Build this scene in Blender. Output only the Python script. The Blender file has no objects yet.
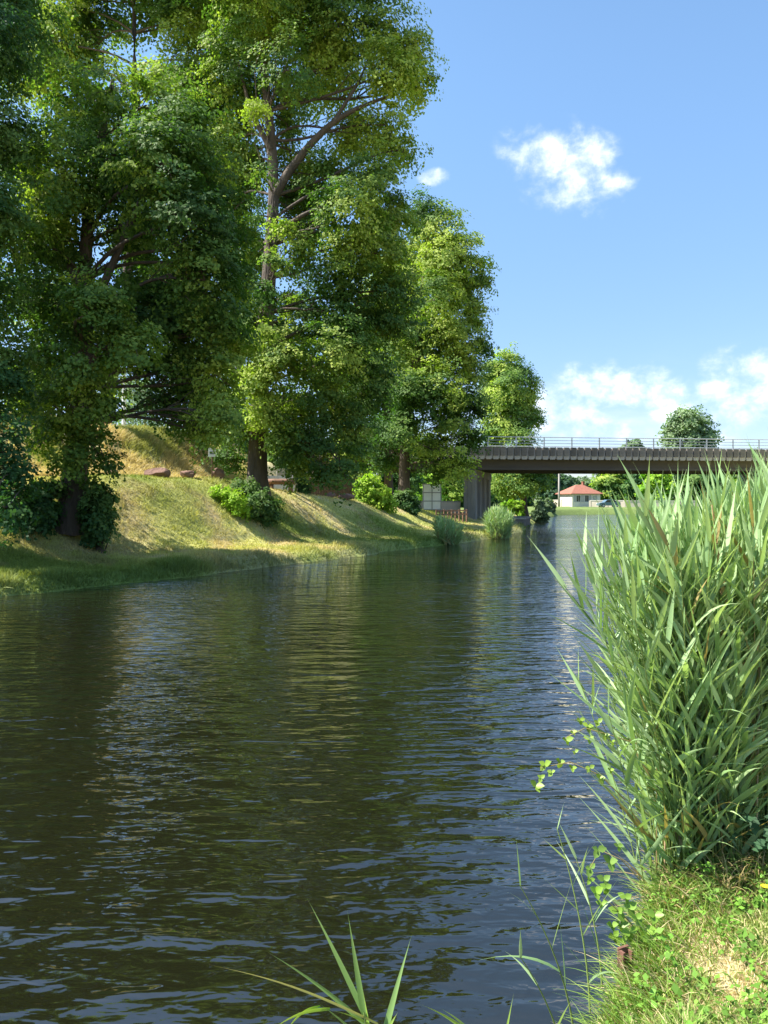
import bpy, math, random
import numpy as np
from mathutils import Vector

random.seed(7)
RNG = np.random.default_rng(11)
PI = math.pi
F, HX, HY, CAMZ = 775.0, 384.0, 500.0, 2.4      # focal length (px), principal column, horizon row, eye height

sc = bpy.context.scene
COL = sc.collection

def P(px, py, Y):
    return np.array([(px - HX) * Y / F, Y, CAMZ + (HY - py) * Y / F])

# ------------------------------------------------------------------ tagging
def tag(o, label=None, cat=None, group=None, kind=None):
    if label: o['label'] = label
    if cat: o['category'] = cat
    if group: o['group'] = group
    if kind: o['kind'] = kind
    return o

def empty(name, loc=(0, 0, 0), rz=0.0, label=None, cat=None, group=None):
    o = bpy.data.objects.new(name, None)
    o.empty_display_size = 0.2
    COL.objects.link(o)
    o.location = loc
    o.rotation_euler = (0, 0, rz)
    return tag(o, label, cat, group)

def link(name, me, mat=None, parent=None, local=True):
    o = bpy.data.objects.new(name, me)
    COL.objects.link(o)
    if mat is not None:
        for m in (mat if isinstance(mat, (list, tuple)) else [mat]):
            me.materials.append(m)
    if parent is not None:
        o.parent = parent
        if not local:                       # verts are in world coordinates
            o.location = [-c for c in parent.location]
    return o

def np_mesh(name, V, Fc, col=None, smooth=False, midx=None):
    """V (n,3); Fc (m,k) with k = 3 or 4"""
    me = bpy.data.meshes.new(name)
    V = np.ascontiguousarray(V, np.float32); Fc = np.ascontiguousarray(Fc, np.int32)
    m, k = Fc.shape
    me.vertices.add(len(V)); me.vertices.foreach_set('co', V.ravel())
    me.loops.add(m * k); me.loops.foreach_set('vertex_index', Fc.ravel())
    me.polygons.add(m)
    me.polygons.foreach_set('loop_start', np.arange(0, m * k, k, dtype=np.int32))
    me.polygons.foreach_set('loop_total', np.full(m, k, np.int32))
    if smooth: me.polygons.foreach_set('use_smooth', np.ones(m, bool))
    if midx is not None: me.polygons.foreach_set('material_index', np.ascontiguousarray(midx, np.int32))
    me.update(calc_edges=True)
    if col is not None:
        a = me.attributes.new('Col', 'FLOAT_COLOR', 'POINT')
        c = np.ones((len(V), 4), np.float32); c[:, :3] = col
        a.data.foreach_set('color', c.ravel())
    me.validate()
    return me

# ------------------------------------------------------------------ noise in numpy
def _hash(ix, iy, iz, seed):
    h = (ix.astype(np.int64) * 374761393 + iy.astype(np.int64) * 668265263 + iz.astype(np.int64) * 2147483647 + seed * 974634777)
    h = (h ^ (h >> 13)) * 1274126177
    h = h ^ (h >> 16)
    return (h & 0xffff) / 65535.0

def vnoise(x, y, z=None, seed=0):
    x = np.asarray(x, float); y = np.asarray(y, float)
    z = np.zeros_like(x) if z is None else np.asarray(z, float)
    ix, iy, iz = np.floor(x), np.floor(y), np.floor(z)
    fx, fy, fz = x - ix, y - iy, z - iz
    fx = fx * fx * (3 - 2 * fx); fy = fy * fy * (3 - 2 * fy); fz = fz * fz * (3 - 2 * fz)
    r = 0
    for a in (0, 1):
        for b in (0, 1):
            for c in (0, 1):
                w = (fx if a else 1 - fx) * (fy if b else 1 - fy) * (fz if c else 1 - fz)
                r = r + w * _hash(ix + a, iy + b, iz + c, seed)
    return r

def fbm(x, y, z=None, seed=0, octv=3):
    r = 0; t = 0; a = 1.0; f = 1.0
    for k in range(octv):
        r = r + a * vnoise(np.asarray(x) * f, np.asarray(y) * f, None if z is None else np.asarray(z) * f, seed + k)
        t += a; a *= 0.5; f *= 2.03
    return r / t

def S(t):
    t = np.clip(t, 0, 1)
    return t * t * (3 - 2 * t)

# ------------------------------------------------------------------ materials
def new_mat(name):
    m = bpy.data.materials.new(name); m.use_nodes = True
    nt = m.node_tree
    b = nt.nodes['Principled BSDF']
    return m, nt, b

def N(nt, t, **kw):
    n = nt.nodes.new(t)
    for k, v in kw.items():
        setattr(n, k, v)
    return n

def plain(name, col, rough=0.7, var=0.25, scale=4.0, bump=0.3, bscale=30.0, metal=0.0, dist=0.01, spec=0.5, stretch=(1, 1, 1), dirt=None):
    """surface with two scales of tonal variation and a fine bump"""
    m, nt, b = new_mat(name)
    tc = N(nt, 'ShaderNodeTexCoord')
    mp = N(nt, 'ShaderNodeMapping'); mp.inputs['Scale'].default_value = stretch
    nt.links.new(tc.outputs['Object'], mp.inputs[0])
    n1 = N(nt, 'ShaderNodeTexNoise'); n1.inputs['Scale'].default_value = scale; n1.inputs['Detail'].default_value = 6
    n1.inputs['Roughness'].default_value = 0.65
    nt.links.new(mp.outputs[0], n1.inputs['Vector'])
    r = N(nt, 'ShaderNodeValToRGB')
    c = np.array(col); d = np.array(dirt) if dirt is not None else c * (1 - var)
    r.color_ramp.elements[0].position = 0.3; r.color_ramp.elements[0].color = (*d, 1)
    r.color_ramp.elements[1].position = 0.68; r.color_ramp.elements[1].color = (*np.minimum(c * (1 + var * 0.4), 1), 1)
    nt.links.new(n1.outputs['Fac'], r.inputs[0]); nt.links.new(r.outputs[0], b.inputs['Base Color'])
    b.inputs['Roughness'].default_value = rough; b.inputs['Metallic'].default_value = metal
    b.inputs['Specular IOR Level'].default_value = spec
    if bump:
        n2 = N(nt, 'ShaderNodeTexNoise'); n2.inputs['Scale'].default_value = bscale; n2.inputs['Detail'].default_value = 5
        nt.links.new(mp.outputs[0], n2.inputs['Vector'])
        bp = N(nt, 'ShaderNodeBump'); bp.inputs['Strength'].default_value = bump; bp.inputs['Distance'].default_value = dist
        nt.links.new(n2.outputs['Fac'], bp.inputs['Height']); nt.links.new(bp.outputs[0], b.inputs['Normal'])
    return m

def leafmat(name, trans=0.35, rough=0.45, spec=0.35, tcol=(1.25, 1.2, 0.55)):
    m, nt, b = new_mat(name)
    at = N(nt, 'ShaderNodeAttribute', attribute_name='Col')
    b.inputs['Roughness'].default_value = rough
    b.inputs['Specular IOR Level'].default_value = spec
    nt.links.new(at.outputs['Color'], b.inputs['Base Color'])
    tr = N(nt, 'ShaderNodeBsdfTranslucent')
    mx = N(nt, 'ShaderNodeMixRGB', blend_type='MULTIPLY'); mx.inputs[0].default_value = 1.0
    mx.inputs[2].default_value = (*tcol, 1)
    nt.links.new(at.outputs['Color'], mx.inputs[1]); nt.links.new(mx.outputs[0], tr.inputs['Color'])
    ms = N(nt, 'ShaderNodeMixShader'); ms.inputs[0].default_value = trans
    out = nt.nodes['Material Output']
    nt.links.new(b.outputs[0], ms.inputs[1]); nt.links.new(tr.outputs[0], ms.inputs[2]); nt.links.new(ms.outputs[0], out.inputs[0])
    return m

M = {}
M['leaf'] = leafmat('tree_leaf', trans=0.36, rough=0.6, spec=0.18, tcol=(1.25, 1.6, 0.5))
M['grass'] = leafmat('grass_blade', trans=0.3, rough=0.6, spec=0.2, tcol=(1.2, 1.15, 0.6))
M['reed'] = leafmat('reed_leaf', trans=0.3, rough=0.45, spec=0.4, tcol=(1.2, 1.25, 0.5))
M['stem'] = leafmat('reed_stem', trans=0.05, rough=0.5, spec=0.3)
M['bark'] = plain('bark', (0.105, 0.08, 0.06), 0.9, 0.55, 2.5, 1.0, 9, dist=0.08, stretch=(1, 1, 0.25))
M['bark_far'] = plain('far_bark', (0.12, 0.10, 0.08), 0.9, 0.4, 1.5, 0)
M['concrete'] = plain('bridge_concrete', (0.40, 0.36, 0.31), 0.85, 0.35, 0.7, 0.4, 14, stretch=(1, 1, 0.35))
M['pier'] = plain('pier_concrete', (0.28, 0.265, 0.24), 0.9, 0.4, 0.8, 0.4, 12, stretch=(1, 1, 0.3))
M['concrete_dark'] = plain('dark_concrete', (0.20, 0.175, 0.15), 0.9, 0.45, 1.1, 0.4, 14)  # darker concrete; on the parapet blocks it paints their shaded faces
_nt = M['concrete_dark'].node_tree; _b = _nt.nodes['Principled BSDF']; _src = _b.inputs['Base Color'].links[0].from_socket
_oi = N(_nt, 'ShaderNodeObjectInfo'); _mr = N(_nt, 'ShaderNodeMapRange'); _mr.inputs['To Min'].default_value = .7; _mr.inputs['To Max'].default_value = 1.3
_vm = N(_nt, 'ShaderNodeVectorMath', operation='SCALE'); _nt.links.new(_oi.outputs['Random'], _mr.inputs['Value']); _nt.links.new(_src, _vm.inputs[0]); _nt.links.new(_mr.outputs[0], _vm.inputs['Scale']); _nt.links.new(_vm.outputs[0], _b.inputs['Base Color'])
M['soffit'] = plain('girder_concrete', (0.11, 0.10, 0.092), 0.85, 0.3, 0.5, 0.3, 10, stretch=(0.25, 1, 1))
M['asphalt'] = plain('asphalt', (0.055, 0.055, 0.058), 0.9, 0.2, 3, 0.3, 60)
M['rail'] = plain('galvanised_rail', (0.45, 0.47, 0.48), 0.45, 0.15, 3, 0.1, 30, metal=0.4)
M['render'] = plain('cream_render', (0.72, 0.66, 0.55), 0.85, 0.12, 1.2, 0.2, 20)
M['wallstone'] = plain('cream_wall', (0.62, 0.53, 0.42), 0.9, 0.2, 0.8, 0.3, 10)
M['tile'] = plain('red_tile', (0.30, 0.115, 0.07), 0.8, 0.25, 3, 0.6, 12)
M['glass'] = plain('window_glass', (0.03, 0.035, 0.04), 0.08, 0.1, 1, 0)
M['shutter'] = plain('shutter_paint', (0.42, 0.40, 0.36), 0.6, 0.15, 4, 0.1)
M['wood_dark'] = plain('dark_boards', (0.065, 0.04, 0.028), 0.8, 0.4, 3, 0.4, 20, stretch=(3, 3, 0.4))
M['wood_brown'] = plain('brown_timber', (0.22, 0.12, 0.075), 0.8, 0.35, 4, 0.3, 25)
M['white_paint'] = plain('white_paint', (0.82, 0.82, 0.80), 0.55, 0.1, 2, 0.05)
M['grey_panel'] = plain('grey_panel', (0.48, 0.50, 0.51), 0.6, 0.12, 2, 0.05)
M['frame'] = plain('grey_metal_frame', (0.28, 0.28, 0.27), 0.5, 0.15, 5, 0.05, metal=0.3)
M['rust'] = plain('rusty_steel', (0.17, 0.075, 0.05), 0.85, 0.45, 14, 0.8, 60, dist=0.004)
M['rock'] = plain('red_sandstone', (0.20, 0.115, 0.085), 0.95, 0.4, 2.2, 0.9, 7, dist=0.06)
M['carpaint'] = plain('blue_grey_car_paint', (0.10, 0.16, 0.20), 0.3, 0.05, 2, 0)
M['rubber'] = plain('tyre_rubber', (0.02, 0.02, 0.02), 0.8, 0.1, 2, 0)
M['straw'] = leafmat('dry_stalk', trans=0.1, rough=0.7, spec=0.2)
M['petal'] = plain('yellow_petal', (0.80, 0.62, 0.02), 0.6, 0.1, 20, 0)

# ------------------------------------------------------------------ canal banks and terrain
def chaikin(p, n=3):
    p = np.array(p, float)
    for _ in range(n):
        q = [p[0]]
        for a, b in zip(p[:-1], p[1:]):
            q += [0.75 * a + 0.25 * b, 0.25 * a + 0.75 * b]
        q.append(p[-1]); p = np.array(q)
    return p

LB = chaikin([(-400, -420), (-60, -60), (-22, 1), (-9.6, 19.2), (-4.5, 26.8), (2.6, 40.6), (6.9, 48.6), (9.6, 56), (11.4, 63), (14.5, 76), (19, 95), (24, 115), (31, 129), (46, 134.5), (90, 137), (250, 140), (2500, 150)])
RB = chaikin([(-380, -440), (-36, -40), (-8.6, -12), (-0.92, -0.2), (0.55, 2.4), (1.22, 3.6), (3.1, 6.9), (9.0, 17), (17.5, 33), (25, 50), (30, 68), (36.5, 90), (46, 106), (62, 113), (120, 117), (2500, 125)])

def sdist(px, py, line):
    """distance to the polyline, + on its left side walking forward"""
    px = np.asarray(px, float).ravel(); py = np.asarray(py, float).ravel()
    best = np.full(px.shape, 1e18); sg = np.zeros(px.shape)
    for a, b in zip(line[:-1], line[1:]):
        d = b - a; L2 = d @ d
        t = np.clip(((px - a[0]) * d[0] + (py - a[1]) * d[1]) / L2, 0, 1)
        ex = px - a[0] - t * d[0]; ey = py - a[1] - t * d[1]
        q = ex * ex + ey * ey
        cr = d[0] * (py - a[1]) - d[1] * (px - a[0])
        m = q < best
        best = np.where(m, q, best); sg = np.where(m, np.sign(cr), sg)
    return np.sqrt(best) * sg

CY = [-50, 10, 20, 28, 36, 42, 50, 60, 80, 110, 150, 3000]
CZ = [2.4, 2.5, 2.8, 3.2, 3.35, 2.85, 2.25, 1.6, 1.3, 1.0, 0.85, 1.2]

def terrain(x, y):
    shp = np.shape(x)
    x = np.asarray(x, float).ravel(); y = np.asarray(y, float).ravel()
    dl = sdist(x, y, LB); dr = -sdist(x, y, RB)
    dl = dl + (fbm(x * 0.5, y * 0.5, seed=3) - 0.5) * 0.8 * np.clip((np.abs(dl) < 4) * 1.0, 0, 1) * (y < 70)
    crest = np.interp(y, CY, CZ)
    zl = np.interp(dl, [-6, -1.5, 0, 0.28, 0.6], [-1.6, -0.7, 0.0, 0.26, 0.36])
    zl = np.where(dl > 0.6, 0.36 + 0.19 * np.clip((dl - 0.6) / 2.6, 0, 1), zl)
    zl = np.where(dl > 2.9, zl + (crest - 0.55) * S((dl - 2.9) / 4.7), zl)
    zl = zl + .5 * S(dl / .5) * (1 - .55 * S((dl - 2) / 5)) * S((y - 114) / 10)
    # road embankment carrying the approach to the bridge
    m = S((-6.6 - x) / 5.5) * S((dl - 9.2) / 5.5) * (1 - S((y - 84) / 10)) * S((y + 10) / 30)
    zl = zl + m * (6.1 - crest + 0.5 * (fbm(x * 0.25, y * 0.25, seed=5) - 0.5))
    zl = zl + np.where(dl > 0.5, (fbm(x * 0.35, y * 0.35, seed=9) - 0.5) * 0.35 + (fbm(x * 1.6, y * 1.6, seed=19) - 0.5) * 0.06, 0)
    zr = np.interp(dr, [-6, -1.5, -0.02, 0.06, 0.5, 1.5], [-1.6, -1.0, -0.25, 0.52, 0.68, 0.75])
    zr = zr + np.where(dr > 0.2, (fbm(x * 1.3, y * 1.3, seed=12) - 0.5) * 0.10, 0)
    # on the right side the road bank rises behind the bridge end
    z = np.where(dr > -0.5, zr, zl)
    z = np.where((dl < 0) & (dr < -0.5), np.maximum(zl, np.interp(dr, [-6, -1.5, -0.5], [-1.6, -1.0, -0.6])), z)
    return z.reshape(shp)

def gz(x, y):
    return float(terrain(np.array([x]), np.array([y]))[0])

def ground_col(x, y):  # soil, worn patches, turf
    """true colour of soil and turf"""
    x = np.asarray(x, float); y = np.asarray(y, float)
    n1 = fbm(x * 0.22, y * 0.22, seed=21, octv=4); n2 = fbm(x * 1.1, y * 1.1, seed=22, octv=3)
    dl = sdist(x, y, LB).reshape(x.shape)
    green = np.array([0.19, 0.235, 0.05]); yel = np.array([0.45, 0.43, 0.14]); dry = np.array([0.55, 0.43, 0.24])
    a = S((n1 - 0.24) / 0.34)[..., None]; b = S((n1 * 0.6 + n2 * 0.4 - 0.47) / 0.18)[..., None]
    c = green * (1 - a) + yel * a
    c = c * (1 - b * 0.75) + dry * b * 0.75
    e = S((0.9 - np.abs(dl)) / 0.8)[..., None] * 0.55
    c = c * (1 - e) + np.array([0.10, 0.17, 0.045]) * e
    n4 = fbm(x * .9 + 7, y * .9, seed=24, octv=4); w_ = (S((n4 - .60) / .07) * (dl > 1.2) * .35)[..., None]
    c = c * (1 - w_) + np.array([0.30, 0.22, 0.13]) * w_
    f = S((y - 95) / 20)[..., None]
    c = c * (1 - f) + np.array([0.15, 0.20, 0.06]) * (0.8 + .4 * n1[..., None]) * f
    m = (S((-6.0 - x) / 3.5) * S((dl - 9.0) / 2.5))[..., None]
    c = c * (1 - m) + (np.array([0.52, 0.44, 0.22]) * (0.75 + 0.5 * n2[..., None])) * m
    return c

def axis(dense0, dense1, step, lo, hi, g=1.16):
    a = list(np.arange(dense0, dense1, step)); s = step
    v = a[-1]
    while v < hi:
        s *= g; v += s; a.append(v)
    s = step; v = a[0]; pre = []
    while v > lo:
        s *= g; v -= s; pre.append(v)
    return np.array(pre[::-1] + a)

gx = axis(-26, 26, 0.22, -2600, 2600); gy = axis(0, 72, 0.22, -900, 3200)
gx = np.concatenate([gx[gx < 26.5], np.arange(26.6, 70, .8), axis(70, 70.9, .8, 70, 2600)[0:]]); gy = np.concatenate([gy[gy < 72.3], np.arange(72.6, 155, .8), axis(155, 155.9, .8, 155, 3200)[0:]])
XX, YY = np.meshgrid(gx, gy)
ZZ = terrain(XX, YY)
nX, nY = len(gx), len(gy)
idx = np.arange(nX * nY).reshape(nY, nX)
quads = np.stack([idx[:-1, :-1], idx[:-1, 1:], idx[1:, 1:], idx[1:, :-1]], -1).reshape(-1, 4)
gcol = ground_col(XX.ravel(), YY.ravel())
# bare straw and trodden soil beside the camera
dR = -sdist(XX.ravel(), YY.ravel(), RB)
rb = ((dR > -0.1) & (YY.ravel() < 30))
n3 = fbm(XX.ravel() * 1.7, YY.ravel() * 1.7, seed=31)
rc = np.array([0.26, 0.25, 0.09])[None] * (1 - S((n3 - .42) / .2))[:, None] + np.array([0.52, 0.42, 0.25])[None] * S((n3 - .42) / .2)[:, None]
gcol = np.where(rb[:, None], rc, gcol)
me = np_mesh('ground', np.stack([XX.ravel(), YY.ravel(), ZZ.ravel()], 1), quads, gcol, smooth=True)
m, nt, b = new_mat('turf')
at = N(nt, 'ShaderNodeAttribute', attribute_name='Col')
tc = N(nt, 'ShaderNodeTexCoord')
n1 = N(nt, 'ShaderNodeTexNoise'); n1.inputs['Scale'].default_value = 5; n1.inputs['Detail'].default_value = 8; n1.inputs['Roughness'].default_value = 0.7
nt.links.new(tc.outputs['Object'], n1.inputs['Vector'])
rp = N(nt, 'ShaderNodeMapRange'); rp.inputs['From Min'].default_value = 0.3; rp.inputs['From Max'].default_value = 0.7
rp.inputs['To Min'].default_value = 0.6; rp.inputs['To Max'].default_value = 1.25
nt.links.new(n1.outputs['Fac'], rp.inputs['Value'])
vm = N(nt, 'ShaderNodeVectorMath', operation='SCALE')
nt.links.new(at.outputs['Color'], vm.inputs[0]); nt.links.new(rp.outputs[0], vm.inputs['Scale'])
nt.links.new(vm.outputs[0], b.inputs['Base Color'])
b.inputs['Roughness'].default_value = 0.95; b.inputs['Specular IOR Level'].default_value = 0.1
bp = N(nt, 'ShaderNodeBump'); bp.inputs['Strength'].default_value = 0.7; bp.inputs['Distance'].default_value = 0.05
nt.links.new(n1.outputs['Fac'], bp.inputs['Height']); nt.links.new(bp.outputs[0], b.inputs['Normal'])
tag(link('ground', me, m), 'sloping grass canal banks and meadow', None, kind='structure')

# water sheet
wm = bpy.data.meshes.new('water')
wm.from_pydata([(-2500, -900, 0), (2500, -900, 0), (2500, 400, 0), (-2500, 400, 0)], [], [(0, 1, 2, 3)])
m, nt, b = new_mat('canal_water')
b.inputs['Base Color'].default_value = (0.0075, 0.0078, 0.0032, 1)
b.inputs['Roughness'].default_value = 0.02; b.inputs['IOR'].default_value = 1.95
tc = N(nt, 'ShaderNodeTexCoord')
def wnoise(scale, rot, st, detail, rough=0.5, dist=0.0):
    mp = N(nt, 'ShaderNodeMapping'); mp.inputs['Rotation'].default_value = (0, 0, rot); mp.inputs['Scale'].default_value = (scale * st[0], scale * st[1], 1)
    n = N(nt, 'ShaderNodeTexNoise'); n.inputs['Scale'].default_value = 1; n.inputs['Detail'].default_value = detail
    n.inputs['Roughness'].default_value = rough; n.inputs['Distortion'].default_value = dist
    nt.links.new(tc.outputs['Object'], mp.inputs[0]); nt.links.new(mp.outputs[0], n.inputs['Vector'])
    return n.outputs['Fac']
def madd(a, b_, k, op='MULTIPLY_ADD'):
    n = N(nt, 'ShaderNodeMath', operation=op)
    nt.links.new(b_, n.inputs[0]); n.inputs[1].default_value = k
    if a is not None: nt.links.new(a, n.inputs[2])
    else: n.inputs[2].default_value = 0
    return n.outputs[0]
h = madd(None, wnoise(3.4, 0.22, (0.42, 1.25), 2.0, 0.45, 0.4), 0.078)
h = madd(h, wnoise(9.0, -0.10, (0.55, 1.1), 2.0, 0.5, 0.3), 0.022)
h = madd(h, wnoise(0.7, 0.35, (0.5, 1.0), 2.0, 0.5), 0.08)
# breeze patches: the ripple height itself varies over the canal
patch = wnoise(0.11, 0.4, (0.6, 1.2), 2.0)
pr = N(nt, 'ShaderNodeMapRange'); pr.inputs['From Min'].default_value = 0.35; pr.inputs['From Max'].default_value = 0.65
pr.inputs['To Min'].default_value = 0.45; pr.inputs['To Max'].default_value = 1.15
nt.links.new(patch, pr.inputs['Value'])
mm = N(nt, 'ShaderNodeMath', operation='MULTIPLY'); nt.links.new(h, mm.inputs[0]); nt.links.new(pr.outputs[0], mm.inputs[1])
bp = N(nt, 'ShaderNodeBump'); bp.inputs['Strength'].default_value = 1.0; bp.inputs['Distance'].default_value = 1.0
nt.links.new(mm.outputs[0], bp.inputs['Height']); nt.links.new(bp.outputs[0], b.inputs['Normal'])
tag(link('water', wm, m), 'dark green rippled canal water', None, kind='structure')

# ------------------------------------------------------------------ mesh builders
class MB:
    def __init__(s): s.v = []; s.f = []; s.m = []; s.n = 0
    def add(s, V, Fc, mi=0):
        s.v.append(np.asarray(V, float))
        for f in Fc: s.f.append([i + s.n for i in f]); s.m.append(mi)
        s.n += len(V)
    def box(s, x0, x1, y0, y1, z0, z1, mi=0, ch=0.0):
        c = min(ch, (x1 - x0) / 3, (y1 - y0) / 3)
        if c <= 0:
            V = [(x0, y0, z0), (x1, y0, z0), (x1, y1, z0), (x0, y1, z0), (x0, y0, z1), (x1, y0, z1), (x1, y1, z1), (x0, y1, z1)]
            s.add(V, [(0, 3, 2, 1), (4, 5, 6, 7), (0, 1, 5, 4), (1, 2, 6, 5), (2, 3, 7, 6), (3, 0, 4, 7)], mi)
        else:
            r = [(x0 + c, y0), (x1 - c, y0), (x1, y0 + c), (x1, y1 - c), (x1 - c, y1), (x0 + c, y1), (x0, y1 - c), (x0, y0 + c)]
            s.prism(r, z0, z1, mi)
    def prism(s, ring, z0, z1, mi=0):
        n = len(ring)
        V = [(x, y, z0) for x, y in ring] + [(x, y, z1) for x, y in ring]
        s.add(V, [tuple(range(n))[::-1], tuple(range(n, 2 * n))] + [(i, (i + 1) % n, (i + 1) % n + n, i + n) for i in range(n)], mi)
    def prism_y(s, ring, y0, y1, mi=0):          # ring in (x, z)
        n = len(ring)
        V = [(x, y0, z) for x, z in ring] + [(x, y1, z) for x, z in ring]
        s.add(V, [tuple(range(n)), tuple(range(n, 2 * n))[::-1]] + [((i + 1) % n, i, i + n, (i + 1) % n + n) for i in range(n)], mi)
    def tube(s, pts, rad, k=8, mi=0, cap=True):
        V, Fc = tube_np(pts, rad, k)
        s.add(V, [tuple(f) for f in Fc], mi)
        if cap:
            n = len(pts)
            s.f.append([s.n - n * k + i for i in range(k)][::-1]); s.m.append(mi)
            s.f.append([s.n - k + i for i in range(k)]); s.m.append(mi)
    def build(s, name, mat, parent=None, smooth=False, local=True):
        me = bpy.data.meshes.new(name)
        me.from_pydata([tuple(p) for p in np.concatenate(s.v)], [], s.f)
        me.polygons.foreach_set('material_index', s.m)
        if smooth: me.polygons.foreach_set('use_smooth', [True] * len(s.f))
        me.update()
        return link(name, me, mat, parent, local)

def tube_np(pts, rad, k=6):
    pts = np.asarray(pts, float); rad = np.broadcast_to(np.asarray(rad, float), (len(pts),))
    t = np.gradient(pts, axis=0); t /= np.linalg.norm(t, axis=1, keepdims=True) + 1e-9
    ref = np.array([0, 0, 1.0]) if abs(t[0, 2]) < 0.9 else np.array([1.0, 0, 0])
    u = np.cross(t, ref); u /= np.linalg.norm(u, axis=1, keepdims=True) + 1e-9
    w = np.cross(t, u)
    a = np.arange(k) * 2 * PI / k
    V = pts[:, None] + rad[:, None, None] * (np.cos(a)[None, :, None] * u[:, None] + np.sin(a)[None, :, None] * w[:, None])
    n = len(pts)
    i = np.arange(n - 1)[:, None] * k; j = np.arange(k)[None]
    j2 = (j + 1) % k
    Fc = np.stack([i + j, i + j2, i + k + j2, i + k + j], -1).reshape(-1, 4)
    return V.reshape(-1, 3), Fc

def merge(parts):
    Vs, Fs, n = [], [], 0
    for V, Fc in parts:
        Vs.append(V); Fs.append(Fc + n); n += len(V)
    return np.concatenate(Vs), np.concatenate(Fs)

def nrm(a): return a / (np.linalg.norm(a, axis=-1, keepdims=True) + 1e-9)

# ---------- foliage
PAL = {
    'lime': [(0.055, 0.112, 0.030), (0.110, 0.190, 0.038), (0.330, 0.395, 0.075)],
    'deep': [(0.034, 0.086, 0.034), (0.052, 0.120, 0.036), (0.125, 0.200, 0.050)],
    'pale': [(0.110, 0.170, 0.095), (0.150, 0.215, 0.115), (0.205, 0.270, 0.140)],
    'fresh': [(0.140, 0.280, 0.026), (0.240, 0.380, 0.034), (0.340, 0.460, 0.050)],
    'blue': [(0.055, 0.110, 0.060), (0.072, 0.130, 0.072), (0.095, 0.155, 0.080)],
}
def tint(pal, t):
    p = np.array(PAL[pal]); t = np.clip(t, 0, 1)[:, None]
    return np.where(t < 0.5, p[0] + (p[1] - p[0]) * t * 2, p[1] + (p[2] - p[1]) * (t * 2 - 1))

def leaf_cards(C, nrmv, size, col, rng, spread=1.0):
    n = len(C)
    nv = nrm(nrmv)
    r = rng.normal(size=(n, 3)); t = nrm(np.cross(nv, r)); b = np.cross(nv, t)
    s = size * rng.uniform(0.65, 1.25, n)
    sx = s[:, None] * 0.56; sy = s[:, None] * 0.43
    V = np.stack([C - t * sx, C + b * sy - t * sx * 0.15 - nv * sy * 0.25, C + t * sx * 1.05 - nv * sx * .25, C - b * sy - t * sx * 0.15 - nv * sy * 0.25], 1).reshape(-1, 3)
    Fc = np.arange(n * 4).reshape(n, 4)
    return V, Fc, np.repeat(col, 4, 0)

def foliage(lobes, dens, lpc, cr, leaf, pal, rng, gap=0.36, gsc=0.75, bright=1.0, flat=0.5, tbias=0.0):
    """lobes: (centre, (rx, ry, rz)); clumps = drooping sprays of leaves on and in each lobe"""
    Cs, Os = [], []
    for c, r in lobes:
        r = np.array(r, float)
        area = 4 * PI * (r[0] * r[1] * r[2]) ** (2 / 3)
        n = max(4, int(area * dens))
        d = nrm(rng.normal(size=(n, 3)))
        rr = rng.uniform(0.16, 1.0, n) ** 0.45
        p = np.array(c) + d * rr[:, None] * r * (1 + 0.16 * rng.normal(size=(n, 1)))
        Cs.append(p); Os.append(d)
    C = np.concatenate(Cs); O = np.concatenate(Os)
    g = fbm(C[:, 0] * gsc, C[:, 1] * gsc, C[:, 2] * gsc, seed=int(rng.integers(1000)), octv=2)
    keep = g > gap
    C, O = C[keep], O[keep]
    n = len(C)
    oh = O.copy(); oh[:, 2] = oh[:, 2] * 0.4 - 0.12; oh = nrm(oh + 0.25 * rng.normal(size=(n, 3)))
    side = nrm(np.cross(oh, [0, 0, 1.0])); upv = np.cross(side, oh)
    R = cr * rng.uniform(0.6, 1.3, n)
    a = rng.uniform(-1, 1, (n, lpc)); bb = rng.uniform(-1, 1, (n, lpc)); h = rng.normal(size=(n, lpc)) * flat * 0.4
    r2 = np.sqrt(a * a + bb * bb); sc_ = np.where(r2 > 1, 1 / r2, 1); a *= sc_; bb *= sc_
    q = C[:, None] + R[:, None, None] * (a[..., None] * oh[:, None] * 1.15 + bb[..., None] * side[:, None] + h[..., None] * upv[:, None])
    q[..., 2] -= R[:, None] * (np.clip(a, 0, 1) ** 2 * 0.55 + bb ** 2 * 0.22)
    q = q.reshape(-1, 3)
    nv = np.repeat(O * np.array([0.8, 0.8, 0.4]) + [0, 0, 0.5], lpc, 0) + 0.30 * rng.normal(size=(n * lpc, 3))
    tn = fbm(C[:, 0] * .35, C[:, 1] * .35, C[:, 2] * .35, seed=int(rng.integers(1000)), octv=2)
    zr_ = (C[:, 2] - C[:, 2].min()) / (np.ptp(C[:, 2]) + 1e-6)       # height in the crown; leaf colour turns yellower and paler upward
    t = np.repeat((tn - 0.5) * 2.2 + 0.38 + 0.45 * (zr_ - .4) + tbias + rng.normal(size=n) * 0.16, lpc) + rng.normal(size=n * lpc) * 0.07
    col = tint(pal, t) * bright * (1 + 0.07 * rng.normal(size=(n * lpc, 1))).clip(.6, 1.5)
    return leaf_cards(q, nv, leaf, col, rng), C

def curve(p0, p1, n, wob, rng, sag=0.0):
    t = np.linspace(0, 1, n)[:, None]
    p = p0 + (p1 - p0) * t
    L = np.linalg.norm(p1 - p0)
    off = nrm(rng.normal(size=3)) * L * wob; off2 = nrm(rng.normal(size=3)) * L * wob * .4
    p = p + np.sin(t * PI) * off + np.sin(t * 2 * PI) * off2
    p[:, 2] += (np.sin(t * PI) * sag * L)[:, 0]
    return p

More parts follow.
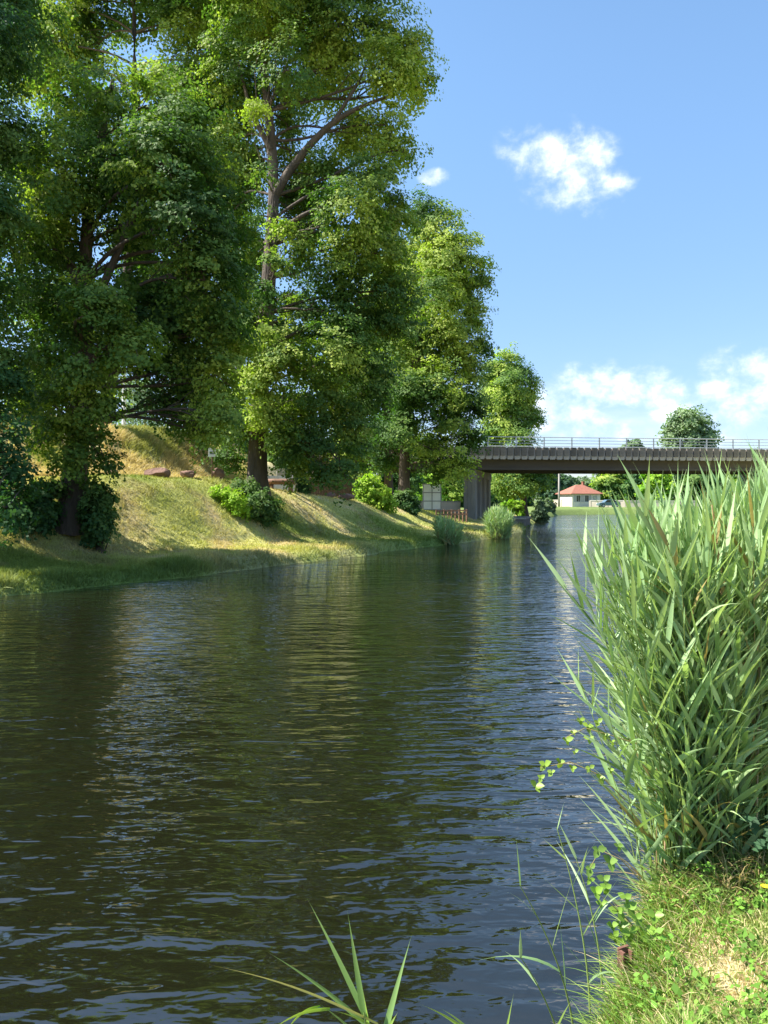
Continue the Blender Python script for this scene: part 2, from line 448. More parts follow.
def make_tree(name, base, trunk, r0, lobes, label, pal='lime', dens=0.9, lpc=42, cr=0.55, leaf=0.12, group=None, gap=0.36,
              bright=1.0, seed=1, limbs=(), twigs=7, mat='bark', flare=1.5, cat='tree', tbias=0.0, gsc=0.75):
    """trunk: list of world points from the root up; lobes in world coordinates"""
    rng = np.random.default_rng(seed)
    if mat == 'bark': dens *= 3.0; leaf *= 1.05; lpc = int(lpc * 1.3)
    base = np.array(base, float)
    root = empty(name, tuple(base), 0, label, cat, group)
    trunk = np.array(trunk, float)
    tt = np.linspace(0, 1, len(trunk)); k = np.linspace(0, 1, max(14, 2 * len(trunk)))
    tp = np.stack([np.interp(k, tt, trunk[:, i]) for i in range(3)], 1)
    tp[1:-1] = (tp[:-2] + tp[1:-1] * 2 + tp[2:]) / 4
    tr = r0 * (1 - k * 0.86)
    hh = tp[:, 2] - tp[0, 2]
    tr *= 1 + (flare - 1) * np.exp(-hh / 0.45)
    V, Fc = tube_np(tp, tr, 14)
    V = V + (fbm(V[:, 0] * 3, V[:, 1] * 3, V[:, 2] * 0.6, seed=seed)[:, None] - 0.5) * 0.25 * r0
    parts = [(V, Fc)]
    for pts, ra, rb_ in limbs:
        pts = np.array(pts, float); kk = np.linspace(0, 1, 3 * len(pts)); t2 = np.linspace(0, 1, len(pts))
        q = np.stack([np.interp(kk, t2, pts[:, i]) for i in range(3)], 1); q[1:-1] = (q[:-2] + q[1:-1] + q[2:]) / 3
        parts.append(tube_np(q, ra + (rb_ - ra) * kk, 9))
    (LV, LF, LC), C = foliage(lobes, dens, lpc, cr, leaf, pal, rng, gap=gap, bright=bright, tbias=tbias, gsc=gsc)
    for c, r in lobes:
        c = np.array(c, float)
        cand = tp[(tp[:, 2] < c[2] + 1.8) & (tp[:, 2] > base[2] + 3.2)]
        if len(cand) == 0: cand = tp[len(tp) // 5: len(tp) // 3]
        sc2 = np.linalg.norm(cand - c, axis=1) + 0.5 * np.abs((c[2] - cand[:, 2]) - 0.3 * np.linalg.norm((cand - c)[:, :2], axis=1))
        j = int(np.argmin(sc2)); s0 = cand[j]
        rr = min(tr[int(np.argmin(np.abs(tp[:, 2] - s0[2])))] * 0.5, 0.03 + 0.009 * np.linalg.norm(c - s0))
        limb = curve(s0, c, 9, 0.09, rng, 0.06)
        parts.append(tube_np(limb, np.linspace(rr, rr * 0.4, 9), 7))
        near = C[np.argsort(np.linalg.norm((C - c) / np.array(r), axis=1))]
        near = near[:max(1, int(len(near) * .9 / len(lobes)) + twigs)]
        for e in near[rng.permutation(len(near))[:twigs]]:
            st = limb[int(rng.integers(4, 9))]
            parts.append(tube_np(curve(st, e, 5, 0.12, rng, 0.05), np.linspace(rr * 0.38, 0.008, 5), 4))
    V, Fc = merge(parts)
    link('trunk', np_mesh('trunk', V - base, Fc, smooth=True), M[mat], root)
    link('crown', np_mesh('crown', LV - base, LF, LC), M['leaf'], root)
    return root

def L_(items, Y, depth=1.0, sy=1.0):
    """lobes given by where they show and how far they stand"""
    out = []
    for it in items:
        px, py, r = it[:3]; dy = it[3] if len(it) > 3 else 0
        y = Y + dy; rm = r * y / F
        out.append((P(px, py, y), (rm, rm * depth, rm * sy)))
    return out

# ---------- tree beside the camera's left edge
b0 = np.array([-14.2, 23.2, gz(-14.2, 23.2) - 0.1])
make_tree('lime_tree', b0, [b0, b0 + [0.1, 0, 5], b0 + [0.3, 0, 10], b0 + [0.2, .3, 17]], 0.42,
          L_([(-20, 40, 60, 1), (-75, 120, 75), (-40, 200, 55, -1), (-55, 300, 55), (-5, 130, 42, 1), (-8, 215, 38, 0), (-14, 300, 36, -1), (2, 355, 30, 0), (-22, 400, 42, -1),
              (12, 385, 20, 0), (2, 440, 30, -1), (14, 475, 22, -1), (-18, 480, 40, 0), (6, 508, 22, -2), (-90, 420, 60), (20, 20, 45, 3), (-30, -40, 60, 2), (-120, 30, 90), (-130, 230, 70, 2)], 22.5),
          'dark low-hanging tree cut by the left picture edge with foliage down to the bank', pal='deep', dens=1.3, lpc=42, cr=0.42, leaf=0.105, seed=3, gap=0.33)

# ---------- big tree on the left bank
b1 = P(72, 512, 26.3); b1[2] = gz(b1[0], b1[1]) - 0.15
make_tree('lime_tree', b1, [b1, P(76, 450, 26.3), P(84, 380, 26.3), P(84, 300, 27.1), P(86, 220, 27.2), P(100, 140, 27.2), P(112, 80, 27.3)], 0.46,
          L_([(112, 88, 34), (70, 95, 38, 1), (150, 105, 38), (185, 130, 40, -1), (215, 170, 36), (160, 165, 50, -2), (110, 160, 50, 1), (60, 170, 50, -1), (25, 150, 38, 1),
              (228, 215, 30), (195, 225, 45, -2), (140, 235, 40, 1.4), (60, 240, 42, 1), (20, 235, 40, -1), (232, 258, 24, 1), (205, 280, 42, -1.5), (150, 300, 42, 1.5), (110, 285, 30, -3), (55, 310, 42, -1), (20, 300, 36, 1),
              (222, 325, 30), (190, 345, 38, 1), (130, 345, 30, -3), (100, 350, 30, 1.4), (45, 365, 36, 1), (215, 375, 32), (195, 405, 30, 1), (222, 415, 24, -1), (150, 368, 22, 1.4), (100, 400, 24, -2), (60, 420, 28, -1.5), (30, 400, 30, 0), (88, 440, 22, -1), (70, 458, 18, -1.5), (105, 462, 13, -1), (72, 400, 30, -2), (202, 432, 16, 0), (85, 360, 34, -3), (90, 310, 30, -3.5), (150, 330, 40, 0), (175, 310, 36, 1.4), (60, 350, 36, 1.4), (245, 235, 16, 1), (238, 290, 22, 1.4), (236, 345, 20, 1.4), (170, 400, 24, 1), (35, 440, 20, 1), (50, 200, 40, 1.4), (120, 190, 40, 1.4)], 26.3, depth=1.15),
          'big dark-crowned lime tree at the left, its trunk between two low dark bushes', pal='lime', dens=1.25, lpc=44, cr=0.44, leaf=0.11, seed=5, gap=0.39, gsc=0.95,
          limbs=[([P(84, 330, 26.3), P(110, 270, 26.4), P(140, 200, 26), P(165, 160, 26)], 0.17, 0.05),
                 ([P(84, 360, 26.3), P(120, 330, 27.5), P(165, 290, 27.5), P(205, 280, 26.3)], 0.15, 0.04),
                 ([P(83, 300, 26.3), P(60, 240, 27.5), P(35, 180, 26.3)], 0.16, 0.04)])

# ---------- tallest tree
b2 = P(257, 495, 37); b2[2] = gz(b2[0], b2[1]) - 0.15
make_tree('lime_tree', b2, [b2, P(257, 450, 37), P(261, 380, 37), P(267, 300, 37), P(272, 230, 37), P(275, 185, 37), P(270, 120, 37.3), P(262, 60, 37.5), P(262, -20, 37.5), P(268, -90, 37.5)], 0.49,
          L_([(340, 25, 38, 0), (385, 25, 30, 0), (412, 48, 24, 0), (418, 82, 20, 1), (388, 70, 30, -1), (300, 10, 45, 1), (250, 0, 48, -1), (330, 75, 40, 2), (290, 70, 36, -2), (240, 70, 40, 1),
              (385, 125, 24, 0), (405, 150, 15, 0), (355, 135, 30, 2), (375, 175, 28, -1), (325, 180, 32, 1), (350, 215, 38, -2), (392, 215, 26, 0), (310, 225, 24, 2), (380, 255, 36, 0), (335, 265, 34, -1), (400, 290, 24, 0),
              (360, 305, 38, -1), (315, 310, 32, 1), (392, 325, 24, 0), (340, 350, 38, -2), (300, 350, 28, 2), (370, 375, 28, 0), (315, 395, 34, -1), (345, 420, 32, 0), (290, 410, 22, 1), (310, 445, 30, -1), (340, 462, 26, -2), (288, 450, 18, 1), (355, 445, 16, 0), (322, 478, 16, -2),
              (250, 320, 17, -2), (247, 350, 15, -2), (258, 365, 14, -3), (240, 400, 22, 1), (236, 430, 18, 0), (252, 250, 22, 3), (235, 200, 24, 3), (235, 140, 28, 2), (210, 90, 34, 3), (285, 110, 24, 3), (300, -60, 70, 0), (360, -25, 34, 0), (225, -50, 60, 1),
              (296, 270, 16, 3), (288, 300, 14, 2), (245, 290, 20, 3), (240, 370, 20, 3), (262, 330, 16, 3), (268, 405, 15, -2), (262, 290, 12, -2.5), (285, 360, 22, -3), (280, 330, 20, 3), (232, 240, 26, 4), (240, 180, 24, 4), (300, 200, 24, 3), (292, 160, 18, 3), (250, 420, 14, -1), (225, 455, 12, 2), (240, 462, 10, 2), (282, 430, 18, -2), (300, 470, 13, 0), (275, 385, 18, -3), (262, 335, 15, -3), (268, 362, 16, -3), (254, 392, 16, -3), (262, 415, 15, -2.5), (266, 300, 11, -3), (300, 245, 16, -2), (292, 210, 12, 2), (258, 215, 15, -1), (262, 172, 11, -2), (285, 228, 12, -2.5), (296, 190, 16, 2), (252, 160, 20, 2), (290, 130, 18, 2), (275, 265, 12, -3), (305, 160, 18, 3), (255, 105, 16, -2)], 37, depth=1.15),
          'tallest tree with forked bare stem, its trunk rising from bushes beside the log bench', pal='lime', dens=1.05, lpc=46, cr=0.5, leaf=0.125, seed=8, gap=0.375, gsc=0.9, tbias=0.22,
          limbs=[([P(275, 195, 37), P(288, 172, 36.8), P(312, 142, 36.6), P(335, 120, 36.5), P(362, 106, 36.5), P(392, 95, 36.6)], 0.24, 0.06),
                 ([P(271, 250, 37), P(285, 228, 36.5), P(303, 214, 36), P(330, 205, 36)], 0.18, 0.05),
                 ([P(335, 120, 36.5), P(360, 80, 36.5), P(372, 50, 36.5)], 0.10, 0.03),
                 ([P(271, 150, 37), P(250, 110, 37), P(238, 60, 37)], 0.16, 0.04)])

# ---------- tree in front of the bridge
b3 = P(404, 498, 54); b3[2] = gz(b3[0], b3[1]) - 0.15
make_tree('lime_tree', b3, [b3, P(404, 460, 54), P(406, 420, 54), P(415, 370, 54), P(418, 320, 54), P(425, 270, 54), P(430, 225, 54)], 0.44,
          L_([(422, 215, 20, 1), (440, 225, 20), (462, 248, 20), (478, 262, 14), (445, 262, 28, -1), (420, 260, 26, 2), (483, 282, 9), (462, 285, 22, 1), (435, 300, 30, -2), (470, 312, 17, 0), (410, 310, 28, 1), (455, 335, 26, -1), (478, 345, 13, 0),
              (430, 350, 30, 1), (468, 370, 18, 0), (400, 355, 24, 0), (440, 385, 28, -2), (412, 395, 24, -3), (470, 400, 17, 0), (400, 425, 22, -3), (450, 425, 26, -1), (470, 438, 13, 0), (425, 448, 20, 0), (455, 458, 20, -2), (380, 435, 20, 1), (470, 470, 10, -2), (437, 468, 14, 0), (385, 462, 13, 1)], 54, depth=1.2),
          'rounded lime tree overlapping the left end of the bridge, two bushes at its foot', pal='lime', dens=0.9, lpc=46, cr=0.6, leaf=0.15, seed=12, gap=0.375, gsc=0.8, tbias=0.15,
          limbs=[([P(416, 350, 54), P(440, 320, 53.5), P(460, 290, 53)], 0.18, 0.05)])
b3b = P(389, 492, 62); b3b[2] = gz(b3b[0], b3b[1]) - 0.15
make_tree('lime_tree', b3b, [b3b, P(388, 450, 62), P(386, 400, 62), P(384, 340, 62), P(390, 280, 62)], 0.40,
          L_([(395, 270, 28), (380, 310, 34), (400, 330, 30, 2), (365, 350, 28), (385, 385, 32), (360, 400, 22, 1), (350, 440, 20), (372, 445, 20, -1), (395, 430, 22, 1), (362, 470, 12), (340, 380, 25, 3)], 62, depth=1.2),
          'slimmer tree half hidden just behind and left of the rounded bridge-side tree', pal='lime', dens=0.75, lpc=44, cr=0.65, leaf=0.17, seed=14, gap=0.32, tbias=0.35)

# ---------- second row: tops showing above the front trees
ba = P(100, 470, 44.5); ba[2] = gz(ba[0], ba[1]) - 0.2
make_tree('lime_tree', ba, [ba, P(128, 300, 41), P(134, 150, 41), P(135, 40, 41), P(132, -60, 41)], 0.34,
          L_([(185, 30, 32), (150, -10, 40), (100, 10, 34, 2), (210, 60, 30, 1), (195, 95, 28), (225, 20, 34, 2), (60, -5, 40, 1), (50, 40, 30), (190, -50, 60), (100, -70, 60), (170, 80, 26, -1), (10, 20, 36, 2), (225, 130, 26), (30, 80, 26, 3), (90, 55, 20, 2), (150, 250, 40, 3), (200, 200, 40, 2), (190, 290, 36, 3), (110, 320, 30, 4), (106, 384, 18, -1), (60, 300, 36, 4), (200, 380, 30, 3), (215, 160, 34, 1), (160, 160, 40, 3), (90, 130, 30, 3), (230, 330, 24, 2), (30, 390, 26, 3), (215, 430, 20, 2)], 41, depth=1.2),
          'tall tree of the second row whose bare upper stem shows at the top left', pal='lime', dens=0.8, lpc=44, cr=0.6, leaf=0.15, seed=17, gap=0.40, tbias=0.25)

# ---------- tree behind the bridge
b4 = P(524, 512, 88); b4[2] = gz(b4[0], b4[1]) - 0.15
make_tree('lime_tree', b4, [b4, P(523, 480, 88), P(520, 440, 88), P(514, 400, 88), P(510, 370, 88)], 0.45,
          L_([(507, 362, 14), (496, 372, 14, 1), (521, 376, 13), (530, 390, 11), (510, 388, 18, -2), (490, 395, 16, 2), (524, 408, 15, 0), (505, 415, 20, -1), (533, 420, 8), (518, 436, 18, -2), (494, 435, 16, 1), (530, 462, 14, -1), (512, 470, 18, -2), (500, 486, 12, -1), (536, 480, 12, -1), (520, 490, 14, -3), (545, 470, 9, 0)], 88, depth=1.2),
          'dark green tree standing on the left bank just behind the bridge deck', pal='lime', dens=0.7, lpc=46, cr=0.8, leaf=0.2, seed=19, gap=0.37, tbias=0.2, bright=1.1)

# ---------- background trees, each its own crown
BG = [
    (146, 92, 372, 32, 'pale', 'pale far tree seen between the two leftmost white masts'),
    (92, 96, 395, 30, 'deep', 'dark far tree behind the grassy mound near the left trunk'),
    (208, 88, 400, 30, 'lime', 'far tree closing the gap above the small stake sign'),
    (246, 104, 415, 26, 'deep', 'far tree seen just left of the tallest trunk'),
    (292, 82, 425, 28, 'lime', 'far tree above the light board fence'),
    (345, 92, 430, 28, 'deep', 'far tree rising behind the dark brown fence'),
    (420, 112, 442, 26, 'fresh', 'light green far tree left of the bridge pier, above the framed board'),
    (450, 126, 452, 24, 'lime', 'far tree directly behind the bridge pier'),
    (482, 140, 466, 20, 'deep', 'far tree under the deck just right of the pier'),
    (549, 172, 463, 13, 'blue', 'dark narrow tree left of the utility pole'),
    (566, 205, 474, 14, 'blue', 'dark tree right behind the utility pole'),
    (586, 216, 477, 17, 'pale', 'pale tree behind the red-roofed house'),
    (612, 196, 468, 22, 'lime', 'broad tree right of the red-roofed house'),
    (640, 186, 464, 16, 'deep', 'dark tree left of the light yellow-green tree under the bridge'),
    (657, 165, 467, 17, 'fresh', 'light yellow-green tree under the bridge beside the reeds'),
    (634, 250, 436, 14, 'pale', 'low far treetop peeping over the bridge railing'),
    (690, 214, 408, 27, 'pale', 'tall poplar-like tree rising high above the bridge railing'),
    (728, 200, 452, 26, 'lime', 'tree under the deck at the right behind the reeds'),
    (764, 190, 450, 26, 'lime', 'tree at the right picture edge under the deck'),
    (398, 95, 452, 24, 'deep', 'far tree between the two trunks near the bridge'),
    (436, 135, 462, 26, 'deep', 'far dark tree behind the low pinkish wall'),
    (320, 120, 440, 40, 'deep', 'wide far tree behind the whole dark fence'),
    (470, 175, 470, 22, 'lime', 'far tree whose crown shows left of the pier under the deck'),
    (500, 190, 470, 18, 'lime', 'far tree low behind the tree beyond the bridge'),
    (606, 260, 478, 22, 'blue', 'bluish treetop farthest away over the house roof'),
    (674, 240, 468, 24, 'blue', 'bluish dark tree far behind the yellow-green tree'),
    (700, 172, 462, 22, 'deep', 'dark tree between the yellow-green tree and the right picture edge'),
    (60, 110, 420, 45, 'deep', 'wide dark tree far behind the mound at the left edge'),
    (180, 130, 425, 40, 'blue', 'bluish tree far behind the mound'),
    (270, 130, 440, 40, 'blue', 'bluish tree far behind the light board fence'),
    (520, 150, 470, 16, 'deep', 'dark tree hanging over the bank behind the bridge'),
]
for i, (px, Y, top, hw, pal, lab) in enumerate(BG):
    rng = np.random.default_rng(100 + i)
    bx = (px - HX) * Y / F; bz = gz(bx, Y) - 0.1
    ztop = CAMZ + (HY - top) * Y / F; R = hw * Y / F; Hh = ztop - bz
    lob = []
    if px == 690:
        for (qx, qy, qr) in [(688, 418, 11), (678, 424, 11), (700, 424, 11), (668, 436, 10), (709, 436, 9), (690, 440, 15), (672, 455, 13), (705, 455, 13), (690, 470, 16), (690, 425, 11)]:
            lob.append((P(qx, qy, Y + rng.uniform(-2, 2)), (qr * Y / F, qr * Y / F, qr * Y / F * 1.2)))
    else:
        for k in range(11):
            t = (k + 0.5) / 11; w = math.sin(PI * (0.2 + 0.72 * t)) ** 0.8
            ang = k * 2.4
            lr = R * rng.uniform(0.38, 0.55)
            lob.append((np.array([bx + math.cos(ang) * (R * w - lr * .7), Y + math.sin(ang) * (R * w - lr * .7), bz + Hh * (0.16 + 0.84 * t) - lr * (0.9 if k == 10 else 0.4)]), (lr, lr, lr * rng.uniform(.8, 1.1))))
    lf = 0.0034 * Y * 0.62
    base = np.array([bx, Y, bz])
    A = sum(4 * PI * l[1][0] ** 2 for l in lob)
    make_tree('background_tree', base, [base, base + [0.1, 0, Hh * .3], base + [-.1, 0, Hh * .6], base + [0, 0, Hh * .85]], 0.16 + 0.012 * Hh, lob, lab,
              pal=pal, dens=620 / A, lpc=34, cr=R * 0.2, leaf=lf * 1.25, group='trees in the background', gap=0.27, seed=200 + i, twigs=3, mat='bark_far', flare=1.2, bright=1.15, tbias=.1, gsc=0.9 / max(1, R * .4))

# ---------- shrubs
def shrub(name, px, py_base, Y, items, label, pal, leaf=0.09, dens=5.0, lpc=30, cr=0.2, seed=1, bright=1.0, group=None, tbias=0.0, cat='bush', gap=.25):
    rng = np.random.default_rng(seed)
    bx = (px - HX) * Y / F; base = np.array([bx, Y, gz(bx, Y) - 0.05])
    lob = L_(items, Y)
    for c_, r_ in list(lob):
        zz = max(base[2] + r_[2] * .7, c_[2] - r_[2] * 1.5)
        while c_[2] - zz > r_[2] * .6:
            lob.append((np.array([c_[0] * .8 + bx * .2, c_[1], zz]), (r_[0] * .9, r_[1] * .9, r_[2] * .9))); zz += r_[2]
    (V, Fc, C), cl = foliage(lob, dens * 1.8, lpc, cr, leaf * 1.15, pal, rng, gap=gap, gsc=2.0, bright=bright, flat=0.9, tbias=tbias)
    root = empty(name, tuple(base), 0, label, cat, group)
    keep = V[Fc].mean(1)[:, 2] > base[2] - 0.1
    link('foliage', np_mesh('foliage', V - base, Fc, C), M['leaf'], root)
    parts = []
    for e in cl[rng.permutation(len(cl))[:26]]:
        parts.append(tube_np(curve(base + np.append(rng.uniform(-.15, .15, 2), 0), e, 5, 0.1, rng), np.linspace(0.025, 0.006, 5), 5))
    V, Fc = merge(parts)
    link('stems', np_mesh('stems', V - base, Fc), M['bark'], root)
    return root

shrub('bush', 40, 522, 25.3, [(40, 492, 16), (54, 490, 13, .5), (26, 500, 16), (46, 508, 12, -.5), (18, 514, 15, -.5), (8, 500, 14)], 'dark bush left of the big left trunk', 'deep', seed=31, dens=6, leaf=.1)
shrub('bush', 100, 520, 25.9, [(98, 490, 13), (90, 500, 12, -.3), (104, 506, 12), (94, 512, 11, -.3), (108, 500, 8), (98, 522, 10, -.2), (88, 519, 10, -.2), (108, 516, 8)], 'dark bush hugging the right side of the big left trunk', 'deep', seed=32, dens=6, leaf=.1)
shrub('bush', 230, 512, 34.0, [(226, 497, 11), (236, 502, 12, -.3), (219, 495, 9), (242, 508, 9), (230, 508, 10)], 'bright green bush at the foot of the tallest tree', 'fresh', seed=33, dens=6)
shrub('bush', 262, 515, 35.0, [(250, 490, 11, .5), (262, 500, 12), (272, 502, 10), (252, 505, 11, -.5), (240, 487, 9, 1), (268, 510, 9)], 'dark bush covering the foot of the tallest tree', 'deep', seed=34, dens=6)
shrub('bush', 374, 512, 48, [(370, 488, 12), (382, 495, 11), (362, 487, 9), (378, 504, 10), (390, 505, 7), (366, 499, 9)], 'large sunlit yellow-green bush in front of the dark brown fence', 'fresh', seed=35, dens=5, leaf=.12, tbias=.2)
shrub('bush', 408, 515, 51, [(402, 498, 9), (412, 504, 9), (398, 508, 8), (412, 512, 7), (408, 497, 8)], 'dark bush at the foot of the rounded bridge-side tree', 'deep', seed=36, dens=5, leaf=.12)
shrub('bush', 305, 495, 45, [(303, 485, 7), (307, 490, 6), (300, 478, 6)], 'small bush between the light boards and dark fence', 'lime', seed=37, dens=6)
shrub('bush', 541, 520, 84, [(540, 511, 7), (536, 516, 6), (545, 515, 5), (540, 505, 5)], 'small light bush on the water edge behind the concrete landing', 'pale', seed=38, dens=3, leaf=.18, tbias=.3)
shrub('bush', 521, 512, 80, [(519, 505, 6), (512, 503, 5), (506, 506, 5)], 'clipped green bush just behind the concrete landing', 'fresh', seed=39, dens=3, leaf=.18)
shrub('bush', 548, 508, 120, [(546, 503, 6), (552, 505, 5), (540, 502, 5)], 'pale green bush at the left end of the far boundary wall', 'pale', seed=40, dens=2, leaf=.25, tbias=.4)

# ------------------------------------------------------------------ blades (grass, reeds, sedge)
def blades(base, d, L, W, droop, segs, col, rng, fold=0.25, prof='reed', tipcol=None, side=None):
    """arched, folded blades; base (n,3), d unit direction (n,3)"""
    n = len(base); L = np.broadcast_to(L, n); W = np.broadcast_to(W, n); droop = np.broadcast_to(droop, n)
    t = np.linspace(0, 1, segs + 1)
    hz = d * [1, 1, 0]; hz = nrm(hz + 1e-6)
    c = base[:, None] + L[:, None, None] * (t[None, :, None] * d[:, None] + (t ** 2)[None, :, None] * droop[:, None, None] * (hz[:, None] * 0.35 - np.array([0, 0, 1.0]) * 0.8))
    if side is None:
        s = nrm(np.cross(d, [0, 0, 1.0]) + 0.7 * rng.normal(size=(n, 3)))
    else: s = side
    s = nrm(s - d * np.sum(s * d, 1, keepdims=True))
    up = np.cross(s, d)
    if prof == 'reed': w = np.clip(np.sin(np.clip(t * 0.93 + 0.07, 0, 1) ** 0.55 * PI), 0, 1) * (1 - t ** 3)
    else: w = (1 - t ** 1.6)
    w = np.maximum(w, 0.02)
    hw = 0.5 * W[:, None, None] * w[None, :, None]
    if fold > 0:
        A = c - s[:, None] * hw; B = c - up[:, None] * hw * fold; C = c + s[:, None] * hw
        V = np.stack([A, B, C], 2).reshape(-1, 3)                  # n,(segs+1),3
        i = (np.arange(n)[:, None] * (segs + 1) + np.arange(segs)[None])[..., None] * 3
        q1 = np.concatenate([i, i + 1, i + 4, i + 3], -1).reshape(-1, 4); q2 = np.concatenate([i + 1, i + 2, i + 5, i + 4], -1).reshape(-1, 4)
        Fc = np.concatenate([q1, q2]); k = 3
    else:
        V = np.stack([c - s[:, None] * hw, c + s[:, None] * hw], 2).reshape(-1, 3)
        i = (np.arange(n)[:, None] * (segs + 1) + np.arange(segs)[None])[..., None] * 2
        Fc = np.concatenate([i, i + 1, i + 3, i + 2], -1).reshape(-1, 4); k = 2
    cc = np.repeat(col[:, None], segs + 1, 1)
    if tipcol is not None:
        cc = cc * (1 - t[None, :, None] ** 2) + tipcol[:, None] * t[None, :, None] ** 2
    cc = np.repeat(cc.reshape(-1, 3), k, 0)
    return V, Fc, cc

def joinc(parts):
    Vs, Fs, Cs, n = [], [], [], 0
    for V, Fc, C in parts:
        Vs.append(V); Fs.append(Fc + n); Cs.append(C); n += len(V)
    return np.concatenate(Vs), np.concatenate(Fs), np.concatenate(Cs)

def randdir(n, rng, tilt):
    a = rng.uniform(0, 2 * PI, n); t = np.abs(rng.normal(size=n)) * tilt
    return np.stack([np.cos(a) * np.sin(t), np.sin(a) * np.sin(t), np.cos(t)], 1)

# turf on the left bank
rng = np.random.default_rng(41)
n = 420000
yy = 14 / rng.uniform(14 / 75, 1, n); xx = rng.uniform(-0.56, 0.2, n) * yy
dl = sdist(xx, yy, LB)
ok = (dl > -0.55) & (dl < 13) & (terrain(xx, yy) > 0.0) ; xx, yy, dl = xx[ok], yy[ok], dl[ok]
ln = fbm(xx * .8, yy * .8, seed=43)
edge = dl < 0.9
mound = (xx < -6.3) & (dl > 9.2)
hgt = 0.06 + 0.09 * ln + np.where(edge, 0.05, 0) + 0.05 * rng.random(len(xx))
tus = fbm(xx * 1.4, yy * 1.4, seed=46); hgt = hgt + np.where((tus > .66), .10, 0)
tallp = (fbm(xx * .5, yy * .9, seed=45) > .6) & (dl < 1.6); hgt = hgt + np.where(tallp, 0.20, 0)
ok = ~mound; X1, Y1, H1 = xx[ok], yy[ok], hgt[ok]
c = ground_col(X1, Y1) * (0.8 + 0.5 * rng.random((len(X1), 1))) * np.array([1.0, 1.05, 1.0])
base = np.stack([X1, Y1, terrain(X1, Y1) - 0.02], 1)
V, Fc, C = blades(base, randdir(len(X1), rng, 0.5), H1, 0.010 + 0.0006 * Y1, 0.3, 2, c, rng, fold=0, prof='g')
o = link('bank_grass', np_mesh('bank_grass', V, Fc, C), M['grass'])
tag(o, 'short yellow-green turf over the left bank slope with a shaggy fringe at the water', 'grass', kind='stuff')
# tall dry grass on the mound
n = 150000
yy = rng.uniform(30, 62, n); xx = rng.uniform(-0.56, -0.14, n) * yy
dl = sdist(xx, yy, LB); ok = (xx < -6.6) & (dl > 9.0) & (fbm(xx * .7, yy * .7, seed=47) > .3); xx, yy = xx[ok], yy[ok]
nn = fbm(xx * .5, yy * .5, seed=48); n5 = fbm(xx * 1.5, yy * 1.5, seed=52)
c = (np.array([0.58, 0.485, 0.26]) * (1 - S((nn - .45) / .15))[:, None] + np.array([0.38, 0.40, 0.14]) * S((nn - .45) / .15)[:, None]) * (0.7 + 0.6 * rng.random((len(xx), 1)))
base = np.stack([xx, yy, terrain(xx, yy) - 0.03], 1)
dd = nrm(randdir(len(xx), rng, 0.35) + np.stack([0.35 * (n5 * 2 - .6), -0.2 * n5, 0 * n5], 1))
V, Fc, C = blades(base, dd, 0.25 + 0.65 * n5 * rng.uniform(.6, 1.2, len(xx)), 0.035, 0.45, 3, c, rng, fold=0, prof='g')
o = link('dry_grass', np_mesh('dry_grass', V, Fc, C), M['grass'])
tag(o, 'tall dry straw-coloured grass on the mound behind the boulders', 'grass', kind='stuff')

# turf, straw and weeds on the near right bank
n = 150000
yy = 2.0 / rng.uniform(2.0 / 8, 1, n); xx = rng.uniform(0.0, 0.62, n) * yy
dr = -sdist(xx, yy, RB); ok = dr > 0.0; xx, yy, dr = xx[ok], yy[ok], dr[ok]
n1 = fbm(xx * 1.7, yy * 1.7, seed=31); n2 = fbm(xx * 4, yy * 4, seed=55)
dens = np.clip(1.25 - S((n1 - .42) / .2) * .8, .15, 1) ; ok = rng.random(len(xx)) < dens
xx, yy, dr, n1, n2 = [q[ok] for q in (xx, yy, dr, n1, n2)]
green = np.array([0.18, 0.27, 0.06]); lush = np.array([0.34, 0.42, 0.11]); straw = np.array([0.62, 0.50, 0.28])
st = (rng.random(len(xx)) < 0.22 + 0.5 * S((n1 - .4) / .2))
c = np.where(st[:, None], straw, green + (lush - green) * rng.random((len(xx), 1))) * (0.7 + 0.6 * rng.random((len(xx), 1)))
base = np.stack([xx, yy, terrain(xx, yy) - 0.005], 1)
tl = np.where(st, 1.1, 0.45)
a = rng.uniform(0, 2 * PI, len(xx)); t = np.abs(rng.normal(size=len(xx))) * tl
t = np.clip(t, 0, 1.45)
d = np.stack([np.cos(a) * np.sin(t), np.sin(a) * np.sin(t), np.cos(t)], 1)
Ln = (0.035 + 0.16 * n2 * rng.random(len(xx)) ** 1.5) * np.where(dr < .35, 1.8, 1.0) * (1 - 0.3 * S((n1 - .4) / .2))
V, Fc, C = blades(base, d, Ln, 0.0035 + 0.002 * rng.random(len(xx)), 0.5, 4, c, rng, fold=0, prof='g')
o = link('near_grass', np_mesh('near_grass', V, Fc, C), M['grass'])
tag(o, 'short grass mixed with dry straw on the near right bank', 'grass', kind='stuff')

n = 5200
yy = 2.2 + 1.9 * rng.random(n); xx = np.interp(yy, RB[:, 1], RB[:, 0]) + np.abs(rng.normal(size=n)) * .16 + .02
c = (np.array([0.16, 0.30, 0.05]) + (np.array([0.34, 0.46, 0.09]) - np.array([0.16, 0.30, 0.05])) * rng.random((n, 1))) * (0.7 + .5 * rng.random((n, 1)))
c = np.where(rng.random((n, 1)) < .15, np.array([[.55, .45, .25]]), c)
d = nrm(randdir(n, rng, .45) + np.array([-.28, -.1, 0]))
V, Fc, C = blades(np.stack([xx, yy, np.maximum(terrain(xx, yy), .3) - .01], 1), d, rng.uniform(.08, .30, n), .0055, .5, 5, c, rng, fold=0, prof='g')
tag(link('edge_grass', np_mesh('edge_grass', V, Fc, C), M['grass']), 'lush green grass hanging over the near bank edge', 'grass', kind='stuff')

